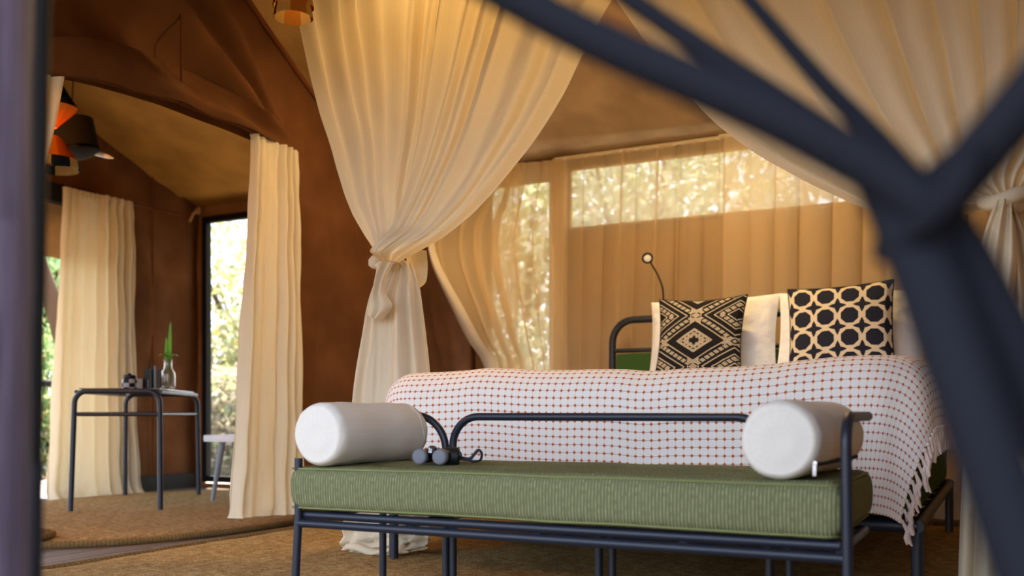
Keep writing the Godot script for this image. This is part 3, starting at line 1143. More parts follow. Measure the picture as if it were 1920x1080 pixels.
func build_pillows():
	var g := "white bed pillows against the headboard"
	var d := deg_to_rad(1.0)
	pillow("pillow", "white pillow against the headboard behind the beaded diamond cushion", "pillow", R(-1.375, 0.745, 4.985), 0, -12 * d, 1.0 * d, pillow_mesh(0.70, 0.49, 0.19, 0.012, 1.3, 0.05), M.white_linen, g)
	pillow("pillow", "white pillow against the headboard behind the navy trellis cushion", "pillow", R(-0.685, 0.745, 4.985), 0, -12 * d, -1.0 * d, pillow_mesh(0.72, 0.49, 0.19, 0.012, 5.7, 0.05), M.white_linen, g)
	var c := pillow("cushion", "square black cushion beaded with cream diamonds, left of the two patterned cushions", "cushion", R(-1.395, 0.752, 4.80), 0, -14 * d, 0, pillow_mesh(0.47, 0.475, 0.15, 0.004, 2.1, 0.095), M.beaded_cloth, "patterned cushions in front of the pillows")
	var c2 := pillow("cushion", "square cream and navy trellis cushion, right of the two patterned cushions", "cushion", R(-0.69, 0.752, 4.80), 0, -14 * d, 2.5 * d, pillow_mesh(0.50, 0.50, 0.15, 0.004, 8.1, 0.06, 30, 0.0), M.trellis_cloth, "patterned cushions in front of the pillows")
	for e in [[c, 0.47, 0.475, M.dark_cloth, 0.095], [c2, 0.5, 0.5, M.dark_cloth, 0.06]]:
		var m := MB.new()
		var pts := []
		for k in 80:
			var s := k / 20.0
			var f := fposmod(s, 1.0) * 2.0 - 1.0
			var xy: Vector2 = [Vector2(f, -1), Vector2(1, f), Vector2(-f, 1), Vector2(-1, -f)][int(s)]
			var ex := 1.0 - xy.x * xy.x
			var ey := 1.0 - xy.y * xy.y
			pts.append(Vector3(xy.x * e[1] * 0.5 * (1.0 - e[4] * ey), xy.y * e[2] * 0.5 * (1.0 - e[4] * ex) + e[2] * 0.5, 0))
		m.tube(pts, 0.003, 6, true)
		obj("seam", m.mesh(), e[3], e[0])
	# reading light on the headboard
	var p0 := R(-1.67, 1.152, BED_H)
	var top := pv(1214, 484, BED_H + 0.02)
	var bend := pv(1243, 553, BED_H)
	p0 = Vector3(bend.x, 1.152, -BED_H)
	var o := thing("reading_light", "small black gooseneck reading light clipped to the headboard", "lamp", p0)
	var m := mb(o)
	m.rbox(p0 + Vector3(0, 0.0, 0.0), Vector3(0.05, 0.055, 0.055), 0.012, 3)
	obj("clamp", m.mesh(), M.black, o)
	m = mb(o)
	m.tube(smooth_path([p0 + Vector3(0, 0.02, 0), pv(1243, 545, BED_H), pv(1233, 515, BED_H), pv(1222, 496, BED_H + 0.02), top + Vector3(0.015, -0.012, -0.012)], 24), 0.0055, 8)
	obj("gooseneck", m.mesh(), M.black, o)
	var ax := (Vector3(0, EYE + 0.3, 0) - top).normalized()
	m = mb(o)
	m.lathe([Vector2(0, -0.022), Vector2(0.022, -0.02), Vector2(0.031, -0.008), Vector2(0.033, 0.008), Vector2(0.030, 0.014), Vector2(0.024, 0.013), Vector2(0.022, 0.004)], top, ax, 24)
	obj("head", m.mesh(), M.black, o)
	m = mb(o)
	m.lathe([Vector2(0.0225, 0.004), Vector2(0.016, 0.008), Vector2(0, 0.009)], top, ax, 20)
	obj("lens", m.mesh(), M.white_paint, o)

# ---------------------------------------------------------------- bench
const BN_L := -1.90
const BN_R := -0.33
const BN_F := 2.262
const BN_B := 2.74

func build_bench():
	var o := thing("bench", "navy tubular bench at the foot of the bed with ribbed green seat", "bench", R((BN_L + BN_R) / 2, 0, 2.55))
	var r := 0.0125
	var top := 0.597
	# seat frame: two rails in front, sides, back and cross bars
	var m := mb(o)
	var fl := BN_L + 0.018
	m.tube([R(fl, 0.300, BN_F + 0.03), R(BN_R, 0.302, BN_F + 0.03)], r, 12)
	m.tube([R(fl, 0.276, BN_F + 0.012), R(BN_R + 0.015, 0.276, BN_F + 0.012)], r, 12)
	m.tube([R(fl, 0.290, BN_B), R(BN_R, 0.290, BN_B)], r, 12)
	for u in [fl, -1.5, -1.1, -0.7, BN_R]:
		m.tube([R(u, 0.290, BN_F + 0.03), R(u, 0.290, BN_B)], r * 0.9, 10)
	obj("seat_frame", m.mesh(), M.navy_tube, o)
	# legs
	m = mb(o)
	m.tube([R(fl - 0.014, 0.024, BN_F + 0.008), R(fl, 0.30, BN_F + 0.012), R(fl, 0.47, BN_F + 0.012)], r, 14)
	obj("leg", m.mesh(), M.navy_tube, o)
	for u in [-1.102, -1.058]:
		m = mb(o)
		m.tube([R(u, 0.024, BN_B), R(u, 0.300, BN_B)], r, 14)
		obj("leg", m.mesh(), M.navy_tube, o)
	# hoops: their ends are the remaining legs
	m = mb(o)
	m.tube(fillet([R(BN_L, 0.024, BN_B), R(BN_L, top, BN_B), R(-1.648, top, BN_B), R(-1.648, 0.024, BN_B)], 0.115, 12), r, 14)
	var h := obj("back_hoop", m.mesh(), M.navy_tube, o)
	m = mb(o)
	m.tube(fillet([R(-1.620, 0.024, BN_B), R(-1.620, top - 0.003, BN_B), R(-0.585, top - 0.003, BN_B), R(-0.585, 0.024, BN_B)], 0.095, 12), r, 14)
	obj("back_hoop", m.mesh(), M.navy_tube, o)
	m = mb(o)
	m.tube(fillet([R(BN_R + 0.022, 0.024, BN_F + 0.006), R(BN_R + 0.014, top, BN_F + 0.012), R(BN_R + 0.014, top, BN_B), R(-0.53, top, BN_B), R(-0.53, 0.024, BN_B)], 0.07, 12), r, 14)
	obj("armrest", m.mesh(), M.navy_tube, o)
	# cushion
	var c := R((BN_L + BN_R) / 2, 0.383, 2.555)
	var size := Vector3(BN_R - BN_L, 0.134, 0.585)
	m = mb(o)
	m.rbox(c, size, 0.03, 44, func(p):
		var top_k := smoothstep(0.03, 0.066, p.y)
		var ft := smoothstep(0.2, 0.29, p.z)
		p.z += 0.010 * ft * (1.0 - pow(p.y / 0.067, 2.0)) + 0.005 * ft * nz(p.x * 4.0, p.y * 6.0)
		p.x += 0.01 * (1.0 - pow(p.y / 0.067, 2.0)) * signf(p.x) * smoothstep(0.7, 0.785, absf(p.x))
		var tuft := 0.0
		for q in [-0.52, -0.17, 0.17, 0.52]:
			for s in [-0.1, 0.12]:
				tuft += exp(-(pow((p.x - q) / 0.05, 2) + pow((p.z - s) / 0.05, 2)))
		p.y += top_k * (0.006 * nz(p.x * 3.0, p.z * 3.0) - 0.016 * tuft)
		p.y += 0.004 * nz(p.x * 2.3, 9.0) * smoothstep(0.2, 0.3, p.z)
		return p)
	# the ribs run upwards on the front and from front to back on the top
	for q in m.t.size():
		var p := m.v[q] + o.position - c
		m.t[q] = Vector2(p.x if absf(p.x) < size.x * 0.5 - 0.001 or absf(p.z) > size.z * 0.49 else p.z, (p.y - p.z) * 0.5)
	var cu := obj("seat_cushion", m.mesh(), M.corduroy, o)
	# piping along the edges
	for y in [0.058, -0.058]:
		m = mb(o)
		var pts := []
		for e in [[-1, 1], [1, 1], [1, -1], [-1, -1]]:
			pts.append(c + Vector3(e[0] * (size.x * 0.5 - 0.003), y, e[1] * (size.z * 0.5 - 0.003)))
		pts.append(pts[0])
		var ring := fillet(pts, 0.03, 5)
		var fine := []
		for k in ring.size() - 1:
			var L: float = ring[k].distance_to(ring[k + 1])
			var nseg := maxi(1, int(L / 0.06))
			for s in nseg:
				var p: Vector3 = ring[k].lerp(ring[k + 1], float(s) / nseg)
				fine.append(p + Vector3(0, 0.004 * nz((p.x - c.x) * 2.3, 9.0), 0))
		m.tube(fine, 0.003, 6, true)
		obj("piping", m.mesh(), M.green_piping, cu)

func build_bolsters():
	for e in [["cream linen bolster lying on the left end of the green bench", -1.787, 2.245, 2.71, 0.0955, -2.0, 0.2], ["cream linen bolster with a dark zip on the right end of the green bench", -0.450, 2.262, 2.84, 0.0945, -3.0, 2.2]]:
		var u: float = e[1]
		var L: float = e[3] - e[2]
		var r: float = e[4]
		var o := thing("bolster", e[0], "cushion", R(u, 0.449, (e[2] + e[3]) / 2), "bolsters on the bench")
		o.rotation.y = deg_to_rad(e[5])
		var prof := []
		for k in 7:
			var q := k / 6.0
			prof.append(Vector2(r * 0.80 * q, -L / 2 + 0.004 * q * q + 0.0015 * sin(q * 9)))
		for k in range(1, 10):
			var a := k / 9.0 * PI / 2
			prof.append(Vector2(r * 0.80 + r * 0.20 * sin(a), -L / 2 + 0.004 + 0.036 * (1.0 - cos(a))))
		for k in range(1, 20):
			prof.append(Vector2(r * (1.0 + 0.015 * sin(k * 0.5)), lerpf(-L / 2 + 0.056, L / 2 - 0.056, k / 20.0)))
		for k in range(0, 10):
			var a := (9 - k) / 9.0 * PI / 2
			prof.append(Vector2(r * 0.80 + r * 0.20 * sin(a), L / 2 - 0.004 - 0.036 * (1.0 - cos(a))))
		prof.append(Vector2(0, L / 2))
		var m := MB.new()
		var sd: float = e[6]
		m.lathe(prof, Vector3(0, r * 0.985, 0), Vector3(0, 0, -1), 44, Vector2(0.6, 0.65), func(a, b): return 1.0 + 0.026 * nz(cos(a * TAU) * 1.2 + sd, sin(a * TAU) * 1.2, b * 3.0) + 0.016 * nz(cos(a * TAU) * 3 + sd, sin(a * TAU) * 3, b * 9.0))
		var cv := obj("cover", m.mesh(), M.natural_linen, o)
		# stitched seam round the end
		m = MB.new()
		var ring := []
		for k in 40:
			var a := k / 40.0 * TAU
			ring.append(Vector3(cos(a) * r * 0.985, r * 0.985 + sin(a) * r * 0.985, -L / 2 + 0.042 + 0.006 * sin(a * 3 + sd) + 0.003 * sin(a * 8)))
		m.tube(ring, 0.0024, 6, true)
		obj("seam", m.mesh(), M.natural_linen, o)
		if sd > 1.0:
			m = MB.new()
			var za := -0.62
			var zz := []
			for k in 12:
				zz.append(Vector3(cos(za) * r * 1.012, r * 0.985 + sin(za) * r * 1.012, lerpf(L / 2 - 0.03, -L / 2 + 0.05, k / 11.0)))
			m.tube(zz, 0.006, 6)
			var z := obj("zip", m.mesh(), M.zip_tape, o)
			z.set_meta("label", "dark navy zip")
			m = MB.new()
			m.rbox(Vector3(cos(za) * r * 1.03, r * 0.985 + sin(za) * r * 1.03 - 0.012, L / 2 - 0.02), Vector3(0.009, 0.026, 0.005), 0.002, 2)
			m.rbox(Vector3(cos(za) * r * 1.03, r * 0.985 + sin(za) * r * 1.03 + 0.004, L / 2 - 0.022), Vector3(0.012, 0.012, 0.008), 0.003, 2)
			var q := obj("zip_pull", m.mesh(), M.steel, z)

func build_binoculars():
	var base := pz(818, 872, 2.90)
	base.y = 0.452
	var o := thing("binoculars", "small navy binoculars with grey lens caps and a loose strap on the bench", "binoculars", base)
	o.rotation.y = deg_to_rad(-20.0) + atan2(SA, CA)
	# local axes: +z points to the objective end, x across
	var m: MB
	for s in [-1.0, 1.0]:
		var x: float = s * 0.033
		m = MB.new()
		m.lathe([Vector2(0, -0.066), Vector2(0.017, -0.066), Vector2(0.018, -0.062), Vector2(0.018, -0.045), Vector2(0.014, -0.042), Vector2(0.016, -0.034), Vector2(0.021, -0.025), Vector2(0.0215, 0.0), Vector2(0.020, 0.03), Vector2(0.022, 0.036), Vector2(0.022, 0.048)], Vector3(x, 0.0235, 0), Vector3(0, 0, 1), 24)
		var b := obj("barrel", m.mesh(), M.black_gloss, o)
		m = MB.new()
		m.lathe([Vector2(0.0235, 0.036), Vector2(0.0238, 0.046), Vector2(0.0225, 0.052), Vector2(0.017, 0.055), Vector2(0, 0.056)], Vector3(x, 0.0235, 0), Vector3(0, 0, 1), 24)
		obj("lens_cap", m.mesh(), M.grey_rubber, b)
		m = MB.new()
		m.lathe([Vector2(0.0155, -0.082), Vector2(0.0185, -0.078), Vector2(0.0185, -0.05)], Vector3(x, 0.0235, 0), Vector3(0, 0, 1), 20)
		obj("eyecup", m.mesh(), M.black, b)
	m = MB.new()
	m.rbox(Vector3(0, 0.031, -0.012), Vector3(0.062, 0.020, 0.06), 0.007, 3)
	m.lathe([Vector2(0, -0.05), Vector2(0.008, -0.05), Vector2(0.008, 0.02), Vector2(0, 0.02)], Vector3(0, 0.038, 0), Vector3(0, 0, 1), 14)
	obj("bridge", m.mesh(), M.black_gloss, o)
	m = MB.new()
	m.lathe([Vector2(0, 0.018), Vector2(0.013, 0.018), Vector2(0.0145, 0.021), Vector2(0.0145, 0.036), Vector2(0.012, 0.040), Vector2(0, 0.041)], Vector3(0, 0.042, 0), Vector3(0, 0, 1), 20)
	var kn := obj("focus_knob", m.mesh(), M.black_gloss, o)
	m = MB.new()
	m.rbox(Vector3(-0.004, 0.045, 0.0415), Vector3(0.003, 0.012, 0.002), 0.0008, 2)
	m.rbox(Vector3(0.002, 0.043, 0.0415), Vector3(0.003, 0.010, 0.002), 0.0008, 2)
	m.rbox(Vector3(-0.001, 0.037, 0.0415), Vector3(0.012, 0.003, 0.002), 0.0008, 2)
	obj("emblem", m.mesh(), M.steel, kn)
	# padded case behind, with the strap
	var cb := pz(848, 853, 2.90)
	cb.y = 0.474
	m = MB.new(Vector3.ZERO)
	var loc := func(p: Vector3): return o.transform.affine_inverse() * p
	m.lathe([Vector2(0, -0.022), Vector2(0.026, -0.022), Vector2(0.029, -0.016), Vector2(0.029, 0.016), Vector2(0.026, 0.022), Vector2(0, 0.022)], loc.call(cb), (o.basis.inverse() * Vector3(CA, 0, -SA)).normalized(), 22)
	obj("strap_grip", m.mesh(), M.black, o)
	m = MB.new(Vector3.ZERO)
	var pts := []
	for p in [[862, 858, 2.90], [880, 861, 2.88], [890, 851, 2.86], [897, 844, 2.86], [903, 850, 2.86], [901, 862, 2.86], [890, 866, 2.86], [880, 864, 2.87]]:
		var q := pz(p[0], p[1], p[2])
		q.y = maxf(q.y, 0.458)
		pts.append(loc.call(q))
	m.tube(smooth_path(pts, 40), 0.006, 8, false, 0.3)
	obj("strap", m.mesh(), M.zip_tape, o)


# ---------------------------------------------------------------- curtains
# a cloth between two edges given as rows of (x, y) on a plane; depth(s, t) pushes it out of the plane
func cloth(m: MB, left: Array, right: Array, plane: Callable, depth: Callable, push: Vector3, na: int, nb: int, rep := Vector2.ONE, s0 := 0.0, s1 := 1.0):
	m.grid(na, nb, func(a, b):
		var s := lerpf(s0, s1, a)
		var t = 1.0 - b
		var l: Vector2 = spline(left, t)
		var r: Vector2 = spline(right, t)
		var q := l.lerp(r, s)
		return plane.call(q.x, q.y) + push * depth.call(s, t), func(a, b): return Vector2(lerpf(s0, s1, a) * rep.x, b * rep.y))

func pleat(x: float) -> float:
	# rounded crests and narrow valleys
	var f := fposmod(x, 1.0)
	return pow(absf(sin(PI * f)), 0.75)

func build_canopy():
	var vf := 3.35
	var o := thing("canopy_frame", "slim black rail that carries the bed curtains", "curtain rail", R(-1.25, 2.75, vf))
	var m := mb(o)
	m.tube([R(-2.86, 2.72, vf), R(0.55, 2.72, vf)], 0.012, 8)
	obj("rail", m.mesh(), M.black_tube, o)
	for u in [-2.8, -1.25, 0.5]:
		m = mb(o)
		m.tube([R(u, 2.72, vf), R(u, roof_y(vf) - 0.03, vf)], 0.006, 6)
		obj("hanger", m.mesh(), M.black_tube, o)

	# left front curtain
	o = thing("bed_curtain", "long cream curtain knotted at the left foot corner of the bed", "curtain", pv(740, 495, vf), "cream curtains knotted at the foot of the bed")
	m = mb(o)
	var L := [Vector2(540, -180), Vector2(545, -90), Vector2(555, 0), Vector2(575, 95), Vector2(598, 190), Vector2(624, 280), Vector2(650, 370), Vector2(672, 420), Vector2(697, 460), Vector2(722, 494)]
	var Rr := [Vector2(1265, -180), Vector2(1196, -90), Vector2(1138, 0), Vector2(1090, 95), Vector2(1043, 190), Vector2(990, 280), Vector2(924, 370), Vector2(878, 420), Vector2(832, 460), Vector2(768, 497)]
	var pl := func(x, y): return pv(x, y, vf)
	# where the folds of the cloth begin, how high they stand, and which side falls off sharply
	var cuts := [-0.02, 0.065, 0.15, 0.205, 0.275, 0.35, 0.41, 0.465, 0.54, 0.595, 0.685, 0.775, 0.885, 1.02]
	var high := [0.045, 0.05, 0.035, 0.05, 0.04, 0.055, 0.035, 0.055, 0.04, 0.06, 0.05, 0.055, 0.05]
	var dep := func(s, t):
		var d := 0.0
		var sw: float = s + 0.012 * sin(t * 4.0 + s * 9.0) + 0.01 * nz(s * 4.0, t * 2.0)
		for k in high.size():
			if sw >= cuts[k] and sw < cuts[k + 1]:
				var f: float = (sw - cuts[k]) / (cuts[k + 1] - cuts[k])
				if k % 3 == 1 or sw < 0.3:
					f = 1.0 - f
				d += high[k] * smoothstep(0.0, 0.75, f) * (1.0 - smoothstep(0.80, 1.0, f))
		d *= lerpf(1.15, 0.16, smoothstep(0.0, 1.0, t))
		d += 0.006 * nz(s * 7.0, t * 1.6, 5.0)
		# the right half is drawn across in front of the left half towards the knot
		d += 0.095 * smoothstep(0.41, 0.46, s - 0.10 * (1.0 - t)) * smoothstep(0.35, 1.0, t)
		d += 0.05 * sin(PI * s) * t + 0.015 * nz(s * 3, t * 3) + 0.06 * smoothstep(0.80, 0.95, t) * sin(PI * s) - 0.09 * smoothstep(0.955, 1.0, t) * sin(PI * s)
		d -= 0.02 * smoothstep(0.09, 0.0, s) * smoothstep(0.0, 0.8, 1.0 - t) + 0.10 * smoothstep(0.94, 1.0, s) * (1.0 - t * 0.8)
		return d
	cloth(m, L, Rr, pl, dep, Vector3(0, 0, 1), 220, 80, Vector2(1.4, 1.6))
	obj("drape", m.mesh(), M.curtain, o)
	m = mb(o)
	var TL := [Vector2(724, 490), Vector2(704, 530), Vector2(690, 580), Vector2(680, 640), Vector2(671, 690), Vector2(663, 755), Vector2(656, 850), Vector2(650, 940), Vector2(645, 1010), Vector2(644, 1044)]
	var TR := [Vector2(768, 490), Vector2(782, 530), Vector2(790, 580), Vector2(797, 640), Vector2(801, 690), Vector2(804, 755), Vector2(804, 850), Vector2(803, 940), Vector2(802, 1000), Vector2(800, 1030)]
	var tdep := func(s, t):
		var d = sin(TAU * (s * 3.6 + 0.3 * sin(s * 7) + 0.1 * t)) * lerpf(0.012, 0.022, smoothstep(0.0, 0.35, t)) + 0.012 * nz(s * 9.0, t * 1.5)
		d += 0.06 * sin(PI * s) * smoothstep(0.0, 0.2, t)
		d += 0.05 * smoothstep(0.90, 1.0, t) * (0.5 + nz(s * 7, t * 16)) + 0.02 * smoothstep(0.8, 0.95, t) * sin(t * 120 + s * 6)
		return d
	cloth(m, TL, TR, pl, tdep, Vector3(0, 0, 1), 110, 110, Vector2(0.6, 1.4))
	# the back of the gathered tail
	cloth(m, TL, TR, pl, func(s, t): return -0.09 * sin(PI * s) * smoothstep(0.0, 0.3, t) + 0.02 * sin(s * 25), Vector3(0, 0, 1), 50, 40, Vector2(0.6, 1.4))
	obj("tail", m.mesh(), M.curtain, o)
	m = mb(o)
	# folded cloth on the floor
	for k in 3:
		var y := 0.036 + 0.022 * k
		var c := pf(722, 1046)
		var pts := []
		for q in 14:
			var f := q / 13.0
			pts.append(Vector3(c.x + lerpf(-0.17, 0.15 - 0.03 * k, f) + 0.02 * k, y + 0.012 * sin(f * 9 + k * 2), c.z + 0.045 - 0.02 * k + 0.015 * sin(f * 7.0 + k)))
		m.tube(pts, [0.004, 0.016, 0.018, 0.018, 0.018, 0.018, 0.018, 0.018, 0.018, 0.018, 0.018, 0.018, 0.016, 0.004], 8, false, 1.6)
	obj("floor_folds", m.mesh(), M.curtain, o)
	# the knot and its loose end
	m = mb(o)
	var kc := pv(742, 499, vf) + Vector3(0, 0, 0.035)
	var ring := []
	for k in 28:
		var a := k / 28.0 * TAU
		ring.append(kc + Vector3(cos(a) * 0.052, 0.012 * sin(a * 2.0 + 0.6) + 0.006 * cos(a * 3), sin(a) * 0.06))
	m.tube(ring, 0.012, 10, true)
	m.lathe([Vector2(0, -0.03), Vector2(0.024, -0.022), Vector2(0.032, 0), Vector2(0.024, 0.022), Vector2(0, 0.03)], pv(712, 494, vf) + Vector3(0, 0, 0.03), Vector3(0.4, 0.9, 0).normalized(), 14)
	obj("knot", m.mesh(), M.curtain, o)
	m = mb(o)
	cloth(m, [Vector2(744, 500), Vector2(738, 530), Vector2(730, 565), Vector2(722, 592), Vector2(728, 600)], [Vector2(768, 500), Vector2(754, 530), Vector2(752, 555), Vector2(764, 578), Vector2(744, 604)], pl, func(s, t): return 0.125 + 0.03 * sin(PI * s) - 0.01 * t + 0.012 * sin(s * 14 + t * 3), Vector3(0, 0, 1), 18, 24, Vector2(0.1, 0.3))
	cloth(m, [Vector2(744, 500), Vector2(738, 530), Vector2(730, 565), Vector2(722, 592), Vector2(728, 600)], [Vector2(768, 500), Vector2(754, 530), Vector2(752, 555), Vector2(764, 578), Vector2(744, 604)], pl, func(s, t): return 0.118 - 0.01 * t, Vector3(0, 0, 1), 4, 12, Vector2(0.1, 0.3))
	obj("tie_end", m.mesh(), M.curtain, o)
	# loop of cloth drawn back behind the knot
	m = mb(o)
	cloth(m, [Vector2(760, 470), Vector2(765, 500), Vector2(775, 525), Vector2(782, 538)], [Vector2(800, 470), Vector2(802, 500), Vector2(799, 528), Vector2(788, 539)], func(x, y): return pv(x, y, vf + 0.1), func(s, t): return 0.04 * sin(PI * s), Vector3(0, 0, 1), 12, 10, Vector2(0.2, 0.2))
	obj("back_loop", m.mesh(), M.curtain, o)

	# right front curtain
	o = thing("bed_curtain", "long cream curtain behind the navy poles, gathered at the right foot corner of the bed", "curtain", pv(1870, 385, vf), "cream curtains knotted at the foot of the bed")
	m = mb(o)
	var L2 := [Vector2(1040, -190), Vector2(1095, -90), Vector2(1152, 0), Vector2(1228, 104), Vector2(1320, 210), Vector2(1400, 274), Vector2(1480, 322), Vector2(1560, 362), Vector2(1645, 393), Vector2(1760, 402), Vector2(1858, 392)]
	var R2 := [Vector2(2330, -190), Vector2(2310, -120), Vector2(2280, -50), Vector2(2240, 20), Vector2(2190, 90), Vector2(2140, 155), Vector2(2090, 210), Vector2(2040, 260), Vector2(1985, 310), Vector2(1940, 350), Vector2(1905, 375)]
	cloth(m, L2, R2, pl, func(s, t):
		var n = s * 12.0 + 0.35 * sin(s * 8.0 + 1.0) + 0.1 * sin(t * 4.0 + s * 5.0)
		var d := (pleat(n) - 0.5) * lerpf(0.075, 0.035, t) * (0.55 + 0.45 * absf(sin(s * 11.0)))
		d += 0.06 * sin(PI * s) * t + 0.02 * nz(s * 3, t * 3 + 9)
		d -= 0.09 * smoothstep(0.06, 0.0, s) * (1.0 - 0.7 * t)
		return d, Vector3(0, 0, 1), 240, 80, Vector2(1.5, 1.6))
	obj("drape", m.mesh(), M.curtain, o)
	m = mb(o)
	var TL2 := [Vector2(1862, 385), Vector2(1846, 440), Vector2(1834, 520), Vector2(1825, 620), Vector2(1816, 720), Vector2(1808, 830), Vector2(1802, 940), Vector2(1798, 1050), Vector2(1796, 1120)]
	var TR2 := [Vector2(1906, 385), Vector2(1930, 440), Vector2(1950, 520), Vector2(1966, 620), Vector2(1978, 720), Vector2(1990, 830), Vector2(2000, 940), Vector2(2005, 1050), Vector2(2005, 1120)]
	cloth(m, TL2, TR2, pl, func(s, t):
		var d := (pleat(s * 5.0 + 0.2 + 0.1 * t) - 0.5) * lerpf(0.03, 0.07, smoothstep(0.0, 0.35, t))
		return d + 0.06 * sin(PI * s) * smoothstep(0.0, 0.2, t) + 0.03 * smoothstep(0.93, 1.0, t) * nz(s * 6, t * 14), Vector3(0, 0, 1), 110, 80, Vector2(0.6, 1.4))
	cloth(m, TL2, TR2, pl, func(s, t): return -0.09 * sin(PI * s) * smoothstep(0.0, 0.3, t), Vector3(0, 0, 1), 30, 30, Vector2(0.6, 1.4))
	obj("tail", m.mesh(), M.curtain, o)
	m = mb(o)
	kc = pv(1884, 385, vf) + Vector3(0, 0, 0.05)
	ring = []
	for k in 28:
		var a := k / 28.0 * TAU
		ring.append(kc + Vector3(cos(a) * 0.055, 0.012 * sin(a * 2.0 + 0.6), sin(a) * 0.075))
	m.tube(ring, 0.024, 10, true)
	obj("knot", m.mesh(), M.curtain, o)
	m = mb(o)
	cloth(m, [Vector2(1868, 392), Vector2(1850, 440), Vector2(1838, 500), Vector2(1842, 560)], [Vector2(1895, 392), Vector2(1900, 440), Vector2(1905, 500), Vector2(1900, 575)], pl, func(s, t): return 0.125 + 0.03 * sin(PI * s) + 0.015 * sin(s * 14 + t * 3), Vector3(0, 0, 1), 24, 24, Vector2(0.1, 0.3))
	cloth(m, [Vector2(1868, 392), Vector2(1850, 440), Vector2(1838, 500), Vector2(1842, 560)], [Vector2(1895, 392), Vector2(1900, 440), Vector2(1905, 500), Vector2(1900, 575)], pl, func(s, t): return 0.115, Vector3(0, 0, 1), 6, 12, Vector2(0.1, 0.3))
	obj("tie_end", m.mesh(), M.curtain, o)

# hanging sheer whose folds lap over one another
func sheer_grid(m: MB, p0: Callable, y0: float, y1: float, n: float, lap: float, deep: float, lean: float, sd: float, na: int, nb: int):
	# p0(q) gives the place on the floor plan for q in 0..1; lap is measured in q
	m.grid(na, nb, func(a, b):
		var y := lerpf(y0, y1, b)
		var w = a * n + 0.5 * nz(a * 2.5 + sd, 0.3) + 0.25 * nz(a * 6.0 + sd, 1.3) + 0.10 * (1.0 - b) * nz(a * 9.0, sd)
		var amp = (0.55 + 0.9 * absf(nz(a * 5.0 + sd, 7.0)) + 0.25 * sin(a * 11.0 + sd)) * (0.75 + 0.25 * (1.0 - b))
		var q = a + lap * amp * sin(TAU * w) - lean * (1.0 - b) * (0.3 + 0.7 * sin(PI * a))
		q = clampf(q, -0.02, 1.02)
		return p0.call(q, y) + Vector3(0, 0, deep * amp * cos(TAU * w)))

func build_back_sheers():
	var o := thing("sheer_curtain", "thin golden sheer curtain hanging in front of the mesh strip window", "curtain", R(-2.05, 0, 5.74), "sheer curtains along the back wall")
	var m := mb(o)
	var vs := 5.74
	sheer_grid(m, func(q, y): return R(lerpf(-2.62, -1.48, q), y, vs), 0.03, 2.27, 9.0, 0.034, 0.03, 0.06, 1.0, 300, 24)
	obj("panel", m.mesh(), M.sheer, o)
	m = mb(o)
	m.tube([R(-2.62, 2.272, vs), R(-1.46, 2.272, vs)], 0.012, 8)
	obj("heading", m.mesh(), M.curtain_hem, o)
	o = thing("sheer_curtain", "thicker golden sheer curtain hanging behind the headboard and white pillows", "curtain", R(-0.6, 0, 5.72), "sheer curtains along the back wall")
	m = mb(o)
	sheer_grid(m, func(q, y): return R(lerpf(-1.52, 0.6, q), y, vs - 0.03), 0.03, 2.27, 15.0, 0.022, 0.032, 0.015, 4.0, 420, 24)
	obj("panel", m.mesh(), M.sheer_dense, o)
	m = mb(o)
	m.tube([R(-1.52, 2.272, vs - 0.03), R(0.6, 2.272, vs - 0.03)], 0.012, 8)
	obj("heading", m.mesh(), M.curtain_hem, o)
	# sheer in the corner left of the bed, its edge swept back in a curve
	var edge := [R(-2.90, 0.03, 5.62), R(-2.915, 0.45, 5.52), R(-2.953, 0.895, 5.4), R(-2.985, 1.057, 5.25), R(-3.013, 1.245, 5.1), R(-3.105, 1.53, 5.0), R(-3.235, 1.8, 5.2), R(-3.25, 2.05, 5.5), R(-3.24, 2.27, 5.66)]
	var at_y := func(y: float) -> Vector3:
		var lo := 0.0
		var hi := 1.0
		for k in 20:
			var mid := (lo + hi) * 0.5
			if spline(edge, mid).y < y:
				lo = mid
			else:
				hi = mid
		return spline(edge, lo)
	o = thing("sheer_curtain", "sheer corner curtain left of the bed with a pale edge swept aside", "curtain", R(-2.8, 0, 5.6), "sheer curtains along the back wall")
	m = mb(o)
	sheer_grid(m, func(q, y):
		var e: Vector3 = at_y.call(y)
		return e.lerp(R(-2.585, y, 5.76), q), 0.03, 2.27, 7.0, 0.075, 0.03, 0.02, 9.0, 300, 60)
	obj("panel", m.mesh(), M.sheer_corner, o)
	m = mb(o)
	m.grid(6, 60, func(a, b):
		var y := lerpf(0.03, 2.27, b)
		var e: Vector3 = at_y.call(y)
		return e + Vector3(a * (0.05 + 0.045 * sin(PI * clampf((1.6 - y) / 1.3, 0, 1))), 0, 0.035 * sin(PI * a) + 0.012))
	obj("hem", m.mesh(), M.sheer_hem, o)
	m = mb(o)
	sheer_grid(m, func(q, y): return R(lerpf(-3.07, -2.86, q) + 0.03 * (y - 1.2), y, 5.70), 0.03, 2.27, 4.0, 0.07, 0.02, 0.0, 21.0, 120, 40)
	obj("inner_panel", m.mesh(), M.sheer_corner, o)
	# bunched corner fold between the two windows
	o = thing("sheer_curtain", "narrow bunched brown gold curtain in the corner between tall opening and strip window", "curtain", R(-2.6, 0, 5.74), "sheer curtains along the back wall")
	m = mb(o)
	m.grid(60, 20, func(a, b): return R(-2.605 + 0.05 * cos(TAU * a) * (1.2 - 0.3 * b) + 0.012 * sin(a * 44), lerpf(0.03, 2.28, b), 5.77 - 0.035 * sin(TAU * a) - 0.012 * cos(a * 40)))
	obj("folds", m.mesh(), M.sheer_dense, o)

